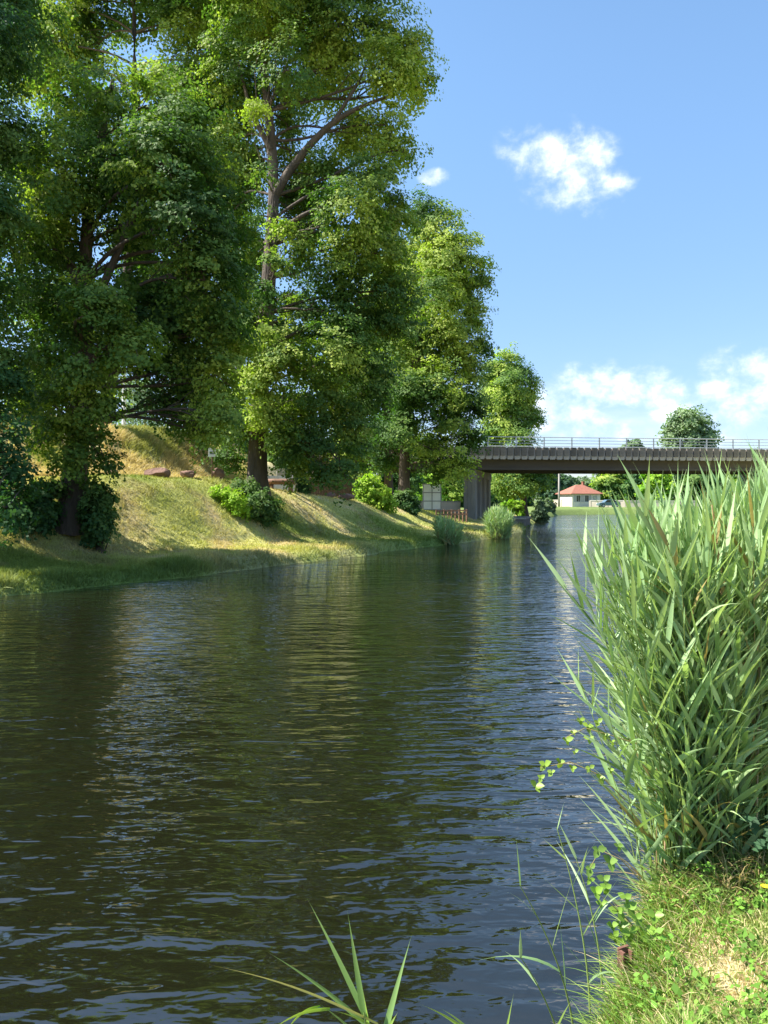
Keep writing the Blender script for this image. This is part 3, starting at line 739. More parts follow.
# broad-leaved ground cover between the grass
def rosette(base, rng, nl, r, h, col, size):
    a = rng.uniform(0, 2 * PI, nl); rr = r * rng.uniform(.2, 1, nl) ** .6
    c = base + np.stack([np.cos(a) * rr, np.sin(a) * rr, h * rng.uniform(.2, 1, nl)], 1)
    nv = np.stack([np.cos(a) * .5, np.sin(a) * .5, np.ones(nl)], 1) + .35 * rng.normal(size=(nl, 3))
    return leaf_cards(c, nv, size, col * (0.75 + .5 * rng.random((nl, 1))), rng)
parts = []
for k in range(480):
    Y = 2.4 + 2.6 * rng.random() ** 1.2; X = rng.uniform(0.18, 0.55) * Y
    d_ = -float(sdist([X], [Y], RB)[0])
    if d_ < 0.02 or fbm(X * 1.7, Y * 1.7, seed=31) > .56 + .1 * rng.random(): continue
    tall = d_ < .25
    parts.append(rosette(np.array([X, Y, gz(X, Y)]), rng, int(rng.integers(9, 26)), rng.uniform(.03, .09), rng.uniform(.03, .10) * (2.2 if tall else 1), np.array([0.13, 0.26, 0.035]) * rng.uniform(.7, 1.5), rng.uniform(.012, .028) if d_ < .55 else rng.uniform(.008, .018)))
V, Fc, C = joinc(parts)
o = link('ground_cover', np_mesh('ground_cover', V, Fc, C), M['grass'])
tag(o, 'small broad-leaved weeds creeping through the near grass', 'weeds', kind='stuff')

# ------------------------------------------------------------------ reeds
def reed_plants(bases, H, lean, rng, nleaf=(8, 14), Lr=(0.28, 0.48), W=(0.014, 0.026), k=6, dry=0.05, leafstart=.12):
    """bases (n,3); lean (n,3) horizontal shift of the tip"""
    parts_s, B, D, LL, WW, CC, DR, SD = [], [], [], [], [], [], [], []
    for i in range(len(bases)):
        h = H[i]; s = np.linspace(0, 1, 9)
        p = bases[i] + np.outer(s, [0, 0, h]) + np.outer(s ** 1.7, lean[i])
        p[:, 2] -= s ** 2 * np.linalg.norm(lean[i]) ** 2 / h * 0.4
        isdry = rng.random() < dry
        V, Fc = tube_np(p, np.linspace(0.0042, 0.0016, 9), 5)
        sc_ = np.array([0.36, 0.27, 0.12]) if isdry else np.array([0.17, 0.23, 0.06]) * rng.uniform(.8, 1.3)
        parts_s.append((V, Fc, np.tile(sc_, (len(V), 1))))
        nl = int(rng.integers(*nleaf))
        az0 = rng.uniform(0, 2 * PI)
        tone = rng.uniform(0.8, 1.2)
        for j in range(nl):
            t = leafstart + (1 - leafstart) * (j + rng.uniform(-.3, .3)) / max(1, nl - 1); t = min(max(t, .05), .99)
            q = np.array([np.interp(t, s, p[:, a]) for a in range(3)])
            az = az0 + (j % 2) * PI + rng.normal() * 0.45
            el = rng.uniform(0.75, 1.2) if t < .85 else rng.uniform(1.1, 1.4)
            dd = np.array([math.cos(az) * math.cos(el), math.sin(az) * math.cos(el), math.sin(el)])
            dd = dd + np.append(lean[i][:2], 0) / h * 0.9; dd /= np.linalg.norm(dd)
            B.append(q); D.append(dd)
            LL.append(rng.uniform(*Lr) * (0.65 + 0.7 * math.sin(PI * min(1, t * .8 + .15)))); WW.append(rng.uniform(*W))
            low = t < .25 and rng.random() < .2
            if isdry or low: cc = np.array([0.42, 0.33, 0.14]) * rng.uniform(.7, 1.1)
            else:
                g = rng.random()
                cc = (np.array([0.22, 0.36, 0.14]) * (1 - g) + np.array([0.43, 0.57, 0.29]) * g) * tone
            CC.append(cc); DR.append(max(0, rng.normal(.16, .17)) if t < .9 else .05)
    B, D, CC = np.array(B), nrm(np.array(D)), np.array(CC)
    tip = CC * 0.9 + np.array([0.05, 0.04, 0.0]) * .6
    Lf = blades(B, D, np.array(LL), np.array(WW), np.array(DR), k, CC, rng, fold=.3, tipcol=tip)
    return joinc(parts_s), Lf

rng = np.random.default_rng(61)
nb = 1900
bs, hs, ls = [], [], []
while len(bs) < nb:
    Y = 3.62 + 8.5 * rng.random() ** 1.7
    u = rng.uniform(0.0, 2.6)
    X0 = np.interp(Y, RB[:, 1], RB[:, 0]) + u * 1.15
    if X0 > 0.53 * Y + 0.45: continue
    front = 3.66 + 0.10 * math.sin(X0 * 7) + 0.12 * (X0 - 1.4)
    if Y < front: continue
    h = 1.62 + 0.22 * S((u - .0) / .8) + 0.045 * min(Y - 3.6, 4) + rng.normal() * 0.12
    if rng.random() < .18: h *= .6
    ed = float(np.clip((1.0 - u) / 1.2, 0, 1)); 
    lean = np.array([-0.06 - 0.36 * ed * (1 if Y < 4.3 else .6) * rng.uniform(.3, 1.1) + rng.normal() * .10, -0.04 + rng.normal() * 0.12, 0.0]) * h / 1.6
    bs.append([X0, Y, float(max(gz(X0, Y), -.1)) - .03]); hs.append(max(h * (.97 - .05 * max(0, min(1, (X0 / Y - .33) / .15))), .6)); ls.append(lean)
st_, lf_ = reed_plants(np.array(bs), np.array(hs), np.array(ls), rng, nleaf=(11, 17), Lr=(.24, .45), W=(.017, .029), dry=.02)
root = empty('reed_bed', (2.0, 5.0, 0.7)); tag(root, 'dense stand of tall grey-green reeds filling the right edge of the picture', 'reeds', kind='stuff')
o = link('stems', np_mesh('stems', st_[0] - [2, 5, .7], st_[1], st_[2]), M['stem'], root); o['kind'] = 'stuff'
o = link('leaves', np_mesh('leaves', lf_[0] - [2, 5, .7], lf_[1], lf_[2]), M['reed'], root); o['kind'] = 'stuff'

# litter and low grass at the foot of the reeds
n = 9000
yy = 3.45 + 1.6 * rng.random(n) ** 1.5; xx = np.interp(yy, RB[:, 1], RB[:, 0]) + rng.uniform(0.0, 1.6, n)
st = rng.random(n) < .45
c = np.where(st[:, None], [0.40, 0.31, 0.14], [0.15, 0.25, 0.05]) * (0.6 + .7 * rng.random((n, 1)))
V, Fc, C = blades(np.stack([xx, yy, terrain(xx, yy) - .01], 1), randdir(n, rng, .6), rng.uniform(.1, .38, n), .0065, .6, 5, c, rng, fold=0, prof='g')
tag(link('reed_litter', np_mesh('reed_litter', V, Fc, C), M['grass']), 'dry and green grass tangled around the foot of the reeds', 'grass', kind='stuff')

def reed_thing(name, bases, H, lean, seed, label, group=None, cat='reeds', **kw):
    rng = np.random.default_rng(seed)
    bases = np.array(bases, float); o = bases[0]
    s_, l_ = reed_plants(bases, H, lean, rng, **kw)
    root = empty(name, tuple(o), 0, label, cat, group)
    link('stems', np_mesh('stems', s_[0] - o, s_[1], s_[2]), M['stem'], root)
    link('leaves', np_mesh('leaves', l_[0] - o, l_[1], l_[2]), M['reed'], root)
    return root

def clump(px, Y, R, H, n, seed, label, W=(.03, .05), tone=1.0):
    rng = np.random.default_rng(seed)
    X = (px - HX) * Y / F
    a = rng.uniform(0, 2 * PI, n); r = R * rng.random(n) ** .5
    off = np.stack([np.cos(a) * r, np.sin(a) * r, 0 * r], 1)
    bx = X + off[:, 0]; by = Y + off[:, 1]
    bz = np.maximum(terrain(bx, by), -.05)
    rel = (r / R)
    return reed_thing('waterside_reeds', np.stack([bx, by, bz], 1), H * (1 - .35 * rel ** 2) * rng.uniform(.75, 1.05, n), off * .35 + rng.normal(size=(n, 3)) * [.06, .06, 0], seed, label,
                      nleaf=(7, 11), Lr=(.35, .6), W=W, k=4, dry=.02, leafstart=.05)
clump(448, 41.8, .62, 1.3, 150, 71, 'small reed tuft in the shallows in front of the framed board')
clump(499, 48.3, .66, 2.0, 330, 72, 'tall rounded reed clump on the water edge below the bridge pier')

# loose shoots leaning out over the water
sh = [((575, 1010, 2.75), 0.62, (-.20, -.02), 81, 'thin reed shoot leaning over the water left of the rusty post', (5, 8)),
      ((590, 985, 2.95), 0.70, (-.12, .03), 82, 'reed shoot with long bluish leaves beside the rusty post', (6, 8)),
      ((566, 1030, 2.6), 0.46, (-.16, -.03), 83, 'lowest sparse reed shoot at the water edge near the bottom', (4, 6)),
      ((602, 960, 3.1), 0.52, (-.10, .02), 84, 'short reed shoot just above the rusty post', (5, 7))]
for (px, py, Y), h, ln, sd, lab, nl in sh:
    b_ = P(px, py, Y); b_[2] = 0.45
    reed_thing('reed_shoot', [b_], [h], [np.array([ln[0], ln[1], 0])], sd, lab, 'reed shoots at the water edge', cat='reed', nleaf=nl, Lr=(.13, .24), W=(.008, .013), dry=0)

# foreground shoots at the bottom edge
def crafted(name, Y, origin, stem, leaves, label, cols=None):
    rng = np.random.default_rng(5)
    root = empty(name, tuple(P(*origin, Y)), 0, label, 'reed', 'reed shoots at the water edge')
    o = P(*origin, Y)
    sp = np.array([P(x, y, Y + dy) for x, y, dy in stem])
    V, Fc = tube_np(sp, np.linspace(.0035, .002, len(sp)), 6)
    link('stem', np_mesh('stem', V - o, Fc, np.tile([.17, .25, .07], (len(V), 1)), smooth=True), M['stem'], root)
    for (x0, y0, x1, y1, sag, w, dy, kind) in leaves:
        p0 = P(x0, y0, Y); p1 = P(x1, y1, Y + dy)
        s = np.linspace(0, 1, 13); c = p0 + np.outer(s, p1 - p0); c[:, 2] += np.sin(s * PI) * sag
        tdir = nrm(np.gradient(c, axis=0)); side = nrm(np.cross(tdir, [0, 1.0, 0]) * 1.0 + np.array([0, .45, 0])); up = np.cross(side, tdir)
        wd = w * .40 * np.clip(np.sin(np.clip(s * .93 + .07, 0, 1) ** .5 * PI), 0.02, 1) * (1 - s ** 4)
        A = c - side * wd[:, None]; B = c + up * wd[:, None] * .3; Cc = c + side * wd[:, None]
        V = np.stack([A, B, Cc], 1).reshape(-1, 3); i = np.arange(12)[:, None] * 3
        Fc = np.concatenate([np.concatenate([i, i + 1, i + 4, i + 3], 1), np.concatenate([i + 1, i + 2, i + 5, i + 4], 1)])
        base_c = {'g': [.15, .27, .075], 'y': [.40, .40, .15], 'l': [.20, .36, .05]}[kind]
        tipc = np.array({'g': [.24, .36, .12], 'y': [.48, .42, .2], 'l': [.3, .4, .08]}[kind])
        cc = np.repeat(np.array(base_c)[None] * (1 - s[:, None]) + tipc * s[:, None], 3, 0)
        link('leaf', np_mesh('leaf', V - o, Fc, cc, smooth=True), M['reed'], root)
crafted('reed_shoot', 1.9, (372, 1110), [(372, 1110, 0), (368, 1060, 0), (364, 1012, 0)],
        [(366, 1018, 306, 896, .006, .022, .05, 'g'), (364, 1016, 347, 908, 0, .021, -.02, 'g'), (372, 1030, 264, 950, .012, .022, .1, 'g'), (378, 1024, 206, 964, .018, .013, .0, 'y'),
         (380, 1050, 412, 934, .005, .020, .08, 'g'), (330, 1009, 268, 1032, .015, .017, -.02, 'l'), (320, 1006, 280, 1040, .02, .012, .02, 'l'), (385, 1035, 330, 1010, .01, .014, .0, 'l'), (362, 1040, 318, 1003, .005, .012, .0, 'g'), (370, 1036, 362, 985, 0, .010, .05, 'l'), (384, 1035, 398, 1012, 0, .012, .02, 'l')],
        'fan of long reed leaves rising at the bottom edge over dark water')
crafted('reed_shoot', 1.95, (500, 1110), [(500, 1110, 0), (492, 1070, 0), (478, 1040, 0)],
        [(480, 1042, 420, 1004, .01, .018, .05, 'l'), (478, 1040, 440, 1008, .008, .014, 0, 'g'), (490, 1060, 470, 1022, 0, .014, 0, 'l'), (500, 1062, 514, 992, 0, .010, .03, 'l')],
        'small reed shoot with few leaf tips at the bottom edge right of the fan')

# dead brown reed stalk standing in the bed
rng = np.random.default_rng(77)
o_ = P(716, 850, 3.72); o_[2] = .68
pts = np.array([o_, P(719, 760, 3.72), P(722, 680, 3.7), P(722, 600, 3.68), P(716, 545, 3.68), P(712, 505, 3.68)])
root = empty('dead_reed', tuple(o_), 0, 'single dead brown reed stalk standing among the green reeds', 'reed')
V, Fc = tube_np(pts, np.linspace(.0065, .003, 6), 6)
link('stem', np_mesh('stem', V - o_, Fc, np.tile([.50, .33, .17], (len(V), 1)), smooth=True), M['straw'], root)
s = rng.uniform(.35, .95, 90); tt = np.linspace(0, 1, 6)
bb = np.stack([np.interp(s, tt, pts[:, a]) for a in range(3)], 1)
V, Fc, C = blades(bb, nrm(randdir(90, rng, .9) + [0, -.3, .2]), rng.uniform(.02, .06, 90), .006, .5, 3, np.array([[.55, .38, .2]]) * rng.uniform(.7, 1.2, (90, 1)), rng, fold=0, prof='g')
hk = link('husks', np_mesh('husks', V - o_, Fc, C), M['straw'], root); hk['kind'] = 'stuff'
for k, (a, b_) in enumerate([((668, 760), (662, 600)), ((760, 640), (700, 720)), ((690, 745), (672, 640))]):
    q0 = P(*a, 3.7); q1 = P(*b_, 3.75)
    o_ = q0; g0 = np.array([q0[0] - .02, q0[1], gz(q0[0] + .1, q0[1])])
    root = empty('dead_reed', tuple(g0), 0, ['slim leaning brown reed stalk near the left of the reed bed', 'bent brown reed stalk at the far right of the reed bed', 'short pale dead reed stalk at the reed bed water side'][k], 'reed', 'dead reed stalks')
    V, Fc = tube_np(np.array([g0, q0, (q0 + q1) / 2 + [0.01, 0, 0], q1]), [.005, .0045, .004, .002], 6)
    link('stem', np_mesh('stem', V - g0, Fc, np.tile([.50, .36, .20], (len(V), 1)), smooth=True), M['straw'], root)

# leafy sprigs poking out of the reeds
def sprig(pts, Y, leaves, label, size=.05, seed=0, col=(.24, .36, .05)):
    rng = np.random.default_rng(seed)
    P3 = np.array([P(x, y, Y) for x, y in pts]); o = P3[0]
    root = empty('bramble_sprig', tuple(o), 0, label, 'bramble', 'bramble sprigs')
    V, Fc = tube_np(P3, np.linspace(.003, .0015, len(P3)), 5)
    link('stem', np_mesh('stem', V - o, Fc, np.tile([.25, .2, .08], (len(V), 1)), smooth=True), M['stem'], root)
    parts = []
    for x, y, s in leaves:
        c = P(x, y, Y + rng.uniform(-.06, .06))
        for k in range(3):                               # three leaflets
            a = k * 2 * PI / 3 + rng.uniform(0, 1); d = np.array([math.cos(a), rng.uniform(-.7, .3), math.sin(a) * .7]); d /= np.linalg.norm(d)
            L = size * .78 * s * rng.uniform(.7, 1.15); sd = nrm(np.cross(d, [0.1, -.7, .7])); nn = np.cross(sd, d)
            ring = [(0, 0), (.14, .26), (.36, .40), (.66, .30), (1.0, 0), (.66, -.30), (.36, -.40), (.14, -.26)]
            V = np.array([c + d * L * u + sd * L * v + nn * L * abs(v) * .3 for u, v in ring])
            V = np.vstack([V, c + d * L * .5])
            Fc = np.array([[i, (i + 1) % 8, 8] for i in range(8)]); Fq = np.array([[i, i + 1, 8, 8] for i in range(0)])
            parts.append((V, Fc, np.tile(np.array(col) * rng.uniform(.75, 1.25), (9, 1))))
    V, Fc, C = joinc(parts)
    link('leaves', np_mesh('leaves', V - o, Fc, C), M['reed'], root)
sprig([(625, 800), (600, 775), (570, 762), (540, 768)], 3.75, [(545, 765, 1), (560, 762, .9), (536, 786, 1), (590, 768, .7), (552, 772, .7), (572, 768, .6), (541, 778, .8), (600, 778, .9), (610, 770, .7)], 'bramble sprig reaching lowest out over the water', seed=1)
sprig([(640, 745), (610, 735), (585, 728), (565, 738)], 3.8, [(580, 720, .9), (566, 740, .9), (590, 738, .8), (598, 722, .7), (575, 752, .5), (588, 726, .8), (573, 732, .7), (605, 735, .8), (612, 742, .7)], 'bramble sprig higher up at the reed edge', seed=2)
sprig([(640, 880), (622, 860), (600, 850), (590, 868)], 3.5, [(598, 850, 1.1), (590, 868, 1), (610, 862, 1.1), (604, 880, .9), (618, 846, .8)], 'bramble sprig hanging where the reeds meet the bank', seed=3, col=(.17, .29, .05))
sprig([(640, 935), (628, 920), (612, 905), (600, 895)], 3.15, [(606, 888, 1), (596, 892, .9), (618, 912, 1.1), (636, 918, 1), (625, 898, 1), (645, 930, 1.2), (612, 925, .8), (655, 915, 1), (620, 925, 1), (630, 932, 1.1), (614, 936, .9), (638, 945, 1), (602, 904, .8), (628, 908, 1), (590, 880, .7), (650, 940, .9), (622, 940, .8)], 'bushy bramble sprig right above the rusty post', seed=4, col=(.20, .34, .04))

# dark-leaved plant at the right foot of the reeds
b_ = P(764, 868, 3.5); b_[2] = gz(b_[0], b_[1])
rr = [rosette(b_ + [0, 0, .12], np.random.default_rng(3), 40, .13, .22, np.array([.045, .10, .045]), .06)]
V, Fc, C = joinc(rr)
o = link('broadleaf_plant', np_mesh('broadleaf_plant', V - b_, Fc, C), M['grass']); o.location = b_
tag(o, 'dark broad-leaved plant at the right foot of the reeds', 'plant')
# yellow flower
b_ = P(764, 892, 3.3); g_ = gz(b_[0], b_[1]); b_[2] = g_
root = empty('flower', tuple(b_), 0, 'tiny yellow flower in the grass at the right edge', 'flower')
mb = MB(); mb.tube([(0, 0, 0), (.005, 0, .05), (.004, 0, .085)], [.0015, .0012, .001], 5); mb.build('stem', M['stem'], root)
mb = MB()
for k in range(12):
    a = k * PI / 6; ca, sa = math.cos(a), math.sin(a); w = .004
    mb.add([(.004 - sa * w * .4, ca * w * .4, .086), (.004 + sa * w * .4, -ca * w * .4, .086), (.004 + ca * .016 + sa * w, sa * .016 - ca * w, .092), (.004 + ca * .019, sa * .019, .093), (.004 + ca * .016 - sa * w, sa * .016 + ca * w, .092)], [(0, 1, 2, 3, 4)])
mb.build('petals', M['petal'], root)

# rusty sheet-pile post at the edge
b_ = P(623, 965, 3.02); b_[2] = 0.3
root = empty('rusty_post', tuple(b_), 0.45, 'rusty steel post sunk in the bank edge among bramble leaves', 'post')
mb = MB(); w = .026; t_ = .006
mb.box(-w, w, -t_, t_, -.5, .36, ch=.003); mb.box(-w, -w + .01, -.03, -t_ - .001, -.5, .355); mb.box(w - .01, w, -.03, -t_ - .001, -.5, .35)
mb.build('steel_post', M['rust'], root)

# ------------------------------------------------------------------ boulders
def boulder(px, py, Y, wpx, hpx, label, seed):
    rng = np.random.default_rng(seed)
    import bmesh
    bm = bmesh.new(); bmesh.ops.create_icosphere(bm, subdivisions=4, radius=1)
    X = (px - HX) * Y / F; w = wpx * Y / F / 2; h = hpx * Y / F
    cuts = nrm(rng.normal(size=(9, 3))); cd = rng.uniform(.55, .8, 9)
    for v in bm.verts:
        p = np.array(v.co)
        for c_, d_ in zip(cuts, cd):
            e = p @ c_ - d_
            if e > 0: p = p - c_ * e * .92
        nn = fbm(np.array([p[0] * 2.2]), np.array([p[1] * 2.2]), np.array([p[2] * 2.2]), seed=seed)[0]
        p = p * (1 + (nn - .5) * .22)
        v.co = (p[0] * w * 1.1, p[1] * w * .8, p[2] * h * .62)
    me = bpy.data.meshes.new('boulder'); bm.to_mesh(me); bm.free()
    o = link('boulder', me, M['rock']); o.location = (X, Y, gz(X, Y) + h * .38); o.rotation_euler = (0, 0, rng.uniform(-.5, .5))
    return tag(o, label, 'boulder', 'boulders along the foot of the mound')
for a in [(112, 472, 33.0, 15, 11, 'squarish reddish boulder furthest left on the crest', 1),
          (157, 478, 34.0, 24, 11, 'largest long brown boulder on the crest, second from the left', 2),
          (188, 482, 35.2, 19, 8, 'low flat pinkish boulder, third from the left', 3),
          (218, 481, 36.5, 12, 13, 'dark upright boulder beside the small stake sign', 4),
          (331, 495, 45.5, 9, 6, 'small round reddish rock in front of the dark fence', 5),
          (346, 497, 46.5, 17, 6, 'flat reddish slab of rock in front of the dark fence', 6)]:
    boulder(*a)

# small sign on a stake
X = (212 - HX) * 36 / F; root = empty('stake_sign', (X, 36, gz(X, 36)), 0.15, 'small white sign on a thin wooden stake among the boulders', 'sign')
mb = MB(); mb.box(-.03, .03, -.02, .02, -.1, 1.35, ch=.006); mb.build('stake', M['wood_brown'], root)
mb = MB(); mb.box(-.16, .16, -.045, -.022, 1.0, 1.42, ch=.004); mb.build('sign_panel', M['white_paint'], root)
mb = MB(); mb.box(-.10, .10, -.052, -.0455, 1.12, 1.16); mb.box(-.10, .06, -.052, -.0455, 1.22, 1.25); mb.build('sign_marks', M['frame'], root)

# white masts beyond the mound
for px, wpx, lab in [(124, 4.5, 'white mast on the mound left of the pale far tree'), (171, 4.0, 'white mast on the mound right of the pale far tree'), (236, 3.5, 'thin white mast just left of the tallest trunk')]:
    Y = 56; X = (px - HX) * Y / F; g = gz(X, Y)
    root = empty('mast', (X, Y, g), 0, lab, 'mast', 'white masts behind the mound')
    r = wpx * Y / F / 2
    mb = MB(); mb.tube([(0, 0, -.2), (0, 0, 2), (0, 0, 5.2), (0, 0, 8.5)], [r, r * .95, r * .85, r * .7], 12); mb.build('pole', M['white_paint'], root, smooth=True)
    mb = MB(); mb.tube([(0, 0, 8.5), (.25, 0, 8.9), (.9, 0, 9.05)], [r * .5, r * .45, r * .4], 8); mb.build('arm', M['white_paint'], root, smooth=True)
    mb = MB(); mb.box(.85, 1.5, -.13, .13, 8.98, 9.12, ch=.04); mb.build('lamp_head', M['frame'], root)

# light board fence and dark fence
def board_fence(name, x0, x1, y0, y1, h, mat, label, bw=.18, zoff=0):
    a = np.array([x0, y0]); b_ = np.array([x1, y1]); L = np.linalg.norm(b_ - a); ang = math.atan2(y1 - y0, x1 - x0)
    z = min(gz(*a), gz(*b_)) - .1 + zoff
    root = empty(name, (x0, y0, z), ang, label, 'fence')
    rng = np.random.default_rng(int(abs(x0) * 10)); mb = MB(); x = 0
    while x < L - bw * .6:
        mb.box(x + .006, x + bw - .006, -.012, .012, .05, h + rng.uniform(-.02, .02), ch=.003); x += bw
    mb.build('boards', M[mat], root)
    mb = MB(); mb.box(0, L, .013, .06, .35, .45); mb.box(0, L, .013, .06, h - .4, h - .3); mb.build('rails', M[mat], root)
    k = 0
    while k <= L + .01:
        mb = MB(); mb.box(k - .05, k + .05, .061, .16, -.3, h + .06, ch=.01); mb.build('post', M[mat], root); k += max(1.5, L / max(1, round(L / 2.2)))
def fp(px, Y): return ((px - HX) * Y / F, Y)
board_fence('board_fence', fp(262, 48)[0], fp(294, 49)[0], 48, 49, 1.75, 'grey_panel', 'pale grey upright board fence right of the tallest trunk')
board_fence('board_fence', fp(300, 52)[0], fp(357, 54)[0], 52, 54, 2.1, 'wood_dark', 'dark brown timber fence behind the flat rocks')
# rustic log bench beside the tallest trunk
X, Y = fp(281, 40.5); root = empty('log_bench', (X, Y, gz(X, Y)), .12, 'rough log bench on the crest right of the tallest trunk', 'bench')
mb = MB(); mb.tube([(-.75, 0, .46), (-.3, 0, .47), (.3, .01, .465), (.75, 0, .45)], [.15, .16, .155, .14], 10); mb.build('seat', M['wood_brown'], root, smooth=True)
for s_ in (-.5, .5):
    mb = MB(); mb.tube([(s_, 0, -.1), (s_, 0, .32)], [.13, .12], 9); mb.build('leg', M['wood_brown'], root, smooth=True)

# framed notice board near the bridge
Y = 57; X = (432 - HX) * Y / F; g = gz(X, Y)
root = empty('notice_board', (X, Y, g), 0.05, 'large white framed board of six panels on posts left of the pier', 'board')
w, z0, z1 = .66, 0.28, 2.15; k_ = CAMZ - g
mb = MB()
for i in range(2):
    for j in range(3):
        mb.box(-w + i * w + .03, -w + (i + 1) * w - .03, -.02, .02, z0 + (z1 - z0) * j / 3 + .03, z0 + (z1 - z0) * (j + 1) / 3 - .03)
mb.build('panels', M['white_paint'], root)
mb = MB()
for i in range(3): mb.box(-w + i * w - .03, -w + i * w + .03, -.04, .04, z0 - .03, z1 + .03)
for j in range(4):
    for i in range(2): mb.box(-w + i * w + .031, -w + (i + 1) * w - .031, -.035, .035, z0 + (z1 - z0) * j / 3 - .03, z0 + (z1 - z0) * j / 3 + .03)
mb.build('frame', M['frame'], root)
for s_ in (-w, w):
    mb = MB(); mb.box(s_ - .04, s_ + .04, -.045, .045, -.3, z0 - .031); mb.build('leg', M['frame'], root)
# low brown timber railing beside it
xa, xb, Y = (437 - HX) * 56 / F, (466 - HX) * 59 / F, 57.5
g = gz((xa + xb) / 2, Y); root = empty('timber_railing', (xa, 56.8, g), math.atan2(1.8, xb - xa), 'low brown timber railing between the framed board and the pier', 'railing')
Lr = math.hypot(xb - xa, 1.8)
for k in range(9):
    x = Lr * k / 8; mb = MB(); mb.box(x - .045, x + .045, -.045, .045, -.2, .78 if k % 2 == 0 else .60, ch=.01); mb.build('post', M['wood_brown'], root)
for z in (.35, .62):
    mb = MB(); mb.box(-.05, Lr + .05, -.075, -.046, z, z + .11, ch=.005); mb.build('rail', M['wood_brown'], root)
# pale low retaining wall behind
xa, xb = (415 - HX) * 66 / F, (462 - HX) * 66 / F; g = gz((xa + xb) / 2, 66)
root = empty('low_wall', (xa, 67, g), .05, 'low pinkish wall behind the timber railing', 'wall')
mb = MB(); mb.box(0, xb - xa, 0, .3, -.3, .75, ch=.01); mb.build('masonry', M['wallstone'], root)
mb = MB(); mb.box(-.04, xb - xa + .04, -.04, .34, .753, .84, ch=.02); mb.build('coping', M['concrete'], root)

# concrete landing on the water edge
b_ = np.array([12.3, 70.5]); root = empty('concrete_landing', (b_[0], b_[1], 0), 1.30, 'small grey concrete landing on the left bank past the bridge', 'landing')
mb = MB(); mb.box(-3.2, 3.0, -.75, .9, -1.2, .72, ch=.02); mb.build('block', M['concrete_dark'], root)
mb = MB(); mb.box(-3.27, 3.07, -.82, .97, .723, .87, ch=.03); mb.build('cap', M['concrete'], root)

# ------------------------------------------------------------------ bridge
O = (8.05, 65.0); BA = math.atan2(.127, .992)
bridge = empty('road_bridge', (O[0], O[1], 0), BA, 'grey concrete road bridge on piers crossing the canal with a metal railing', 'bridge')
X0, X1, WD = -14.4, 44.0, 11.0
ztop, zb, zg = 6.83, 5.82, 4.98
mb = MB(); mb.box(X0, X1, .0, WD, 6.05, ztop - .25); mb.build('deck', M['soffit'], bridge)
mb = MB(); mb.box(X0, X1, 1.8, WD - 1.8, ztop - .246, ztop - .1); mb.build('roadway', M['asphalt'], bridge)
for y0 in (.02, WD - 1.5):
    mb = MB(); mb.box(X0, X1, y0, y0 + 1.4, ztop - .246, ztop - .02, ch=.02); mb.build('kerb', M['concrete'], bridge)
for k in range(4):
    y = 1.15 + k * 2.6; mb = MB()
    ring = [(y, zg), (y + .9, zg), (y + .9, 6.046), (y, 6.046)]
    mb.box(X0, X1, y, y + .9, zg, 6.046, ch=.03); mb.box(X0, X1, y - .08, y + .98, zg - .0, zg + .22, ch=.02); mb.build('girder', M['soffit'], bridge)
for side, yf in ((-1, 0), (1, WD)):
    mb = MB(); ya, yb = (yf - .10, yf - .002) if side < 0 else (yf + .002, yf + .10)
    mb.box(X0, X1, ya, yb, zb + .08, ztop - .05); mb.build('fascia', M['concrete'], bridge)
xs = np.arange(X0 + .35, X1 - .3, 0.615)[:94]
# cantilever block: dark face above has shade painted in, paler corbel foot sunlight
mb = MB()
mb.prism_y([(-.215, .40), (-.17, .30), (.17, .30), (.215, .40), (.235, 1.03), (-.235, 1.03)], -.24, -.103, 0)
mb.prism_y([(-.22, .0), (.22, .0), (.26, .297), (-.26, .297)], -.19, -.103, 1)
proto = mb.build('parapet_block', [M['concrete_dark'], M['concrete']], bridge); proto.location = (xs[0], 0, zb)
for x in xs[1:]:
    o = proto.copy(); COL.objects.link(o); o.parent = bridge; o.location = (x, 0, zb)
def railing(y, nm):
    rl = link('railing', bpy.data.meshes.new('railing'), None, bridge)
    mb = MB()
    for z, r in ((7.72, .035), (7.45, .022), (7.20, .022)): mb.tube([(X0, y, z), (15, y, z), (X1, y, z)], [r] * 3, 8)
    bpy.data.objects.remove(rl)
    rl = mb.build('railing', M['rail'], bridge)
    mb = MB(); mb.box(-.045, .045, -.05, .05, ztop - .02, 7.69, ch=.01); p = mb.build('post', M['rail'], rl)
    px_ = np.arange(X0 + .4, X1, 2.45); p.location = (px_[0], y, 0)
    for x in px_[1:]:
        q = p.copy(); COL.objects.link(q); q.parent = rl; q.location = (x, y, 0)
railing(.08, 'a'); railing(WD - .08, 'b')
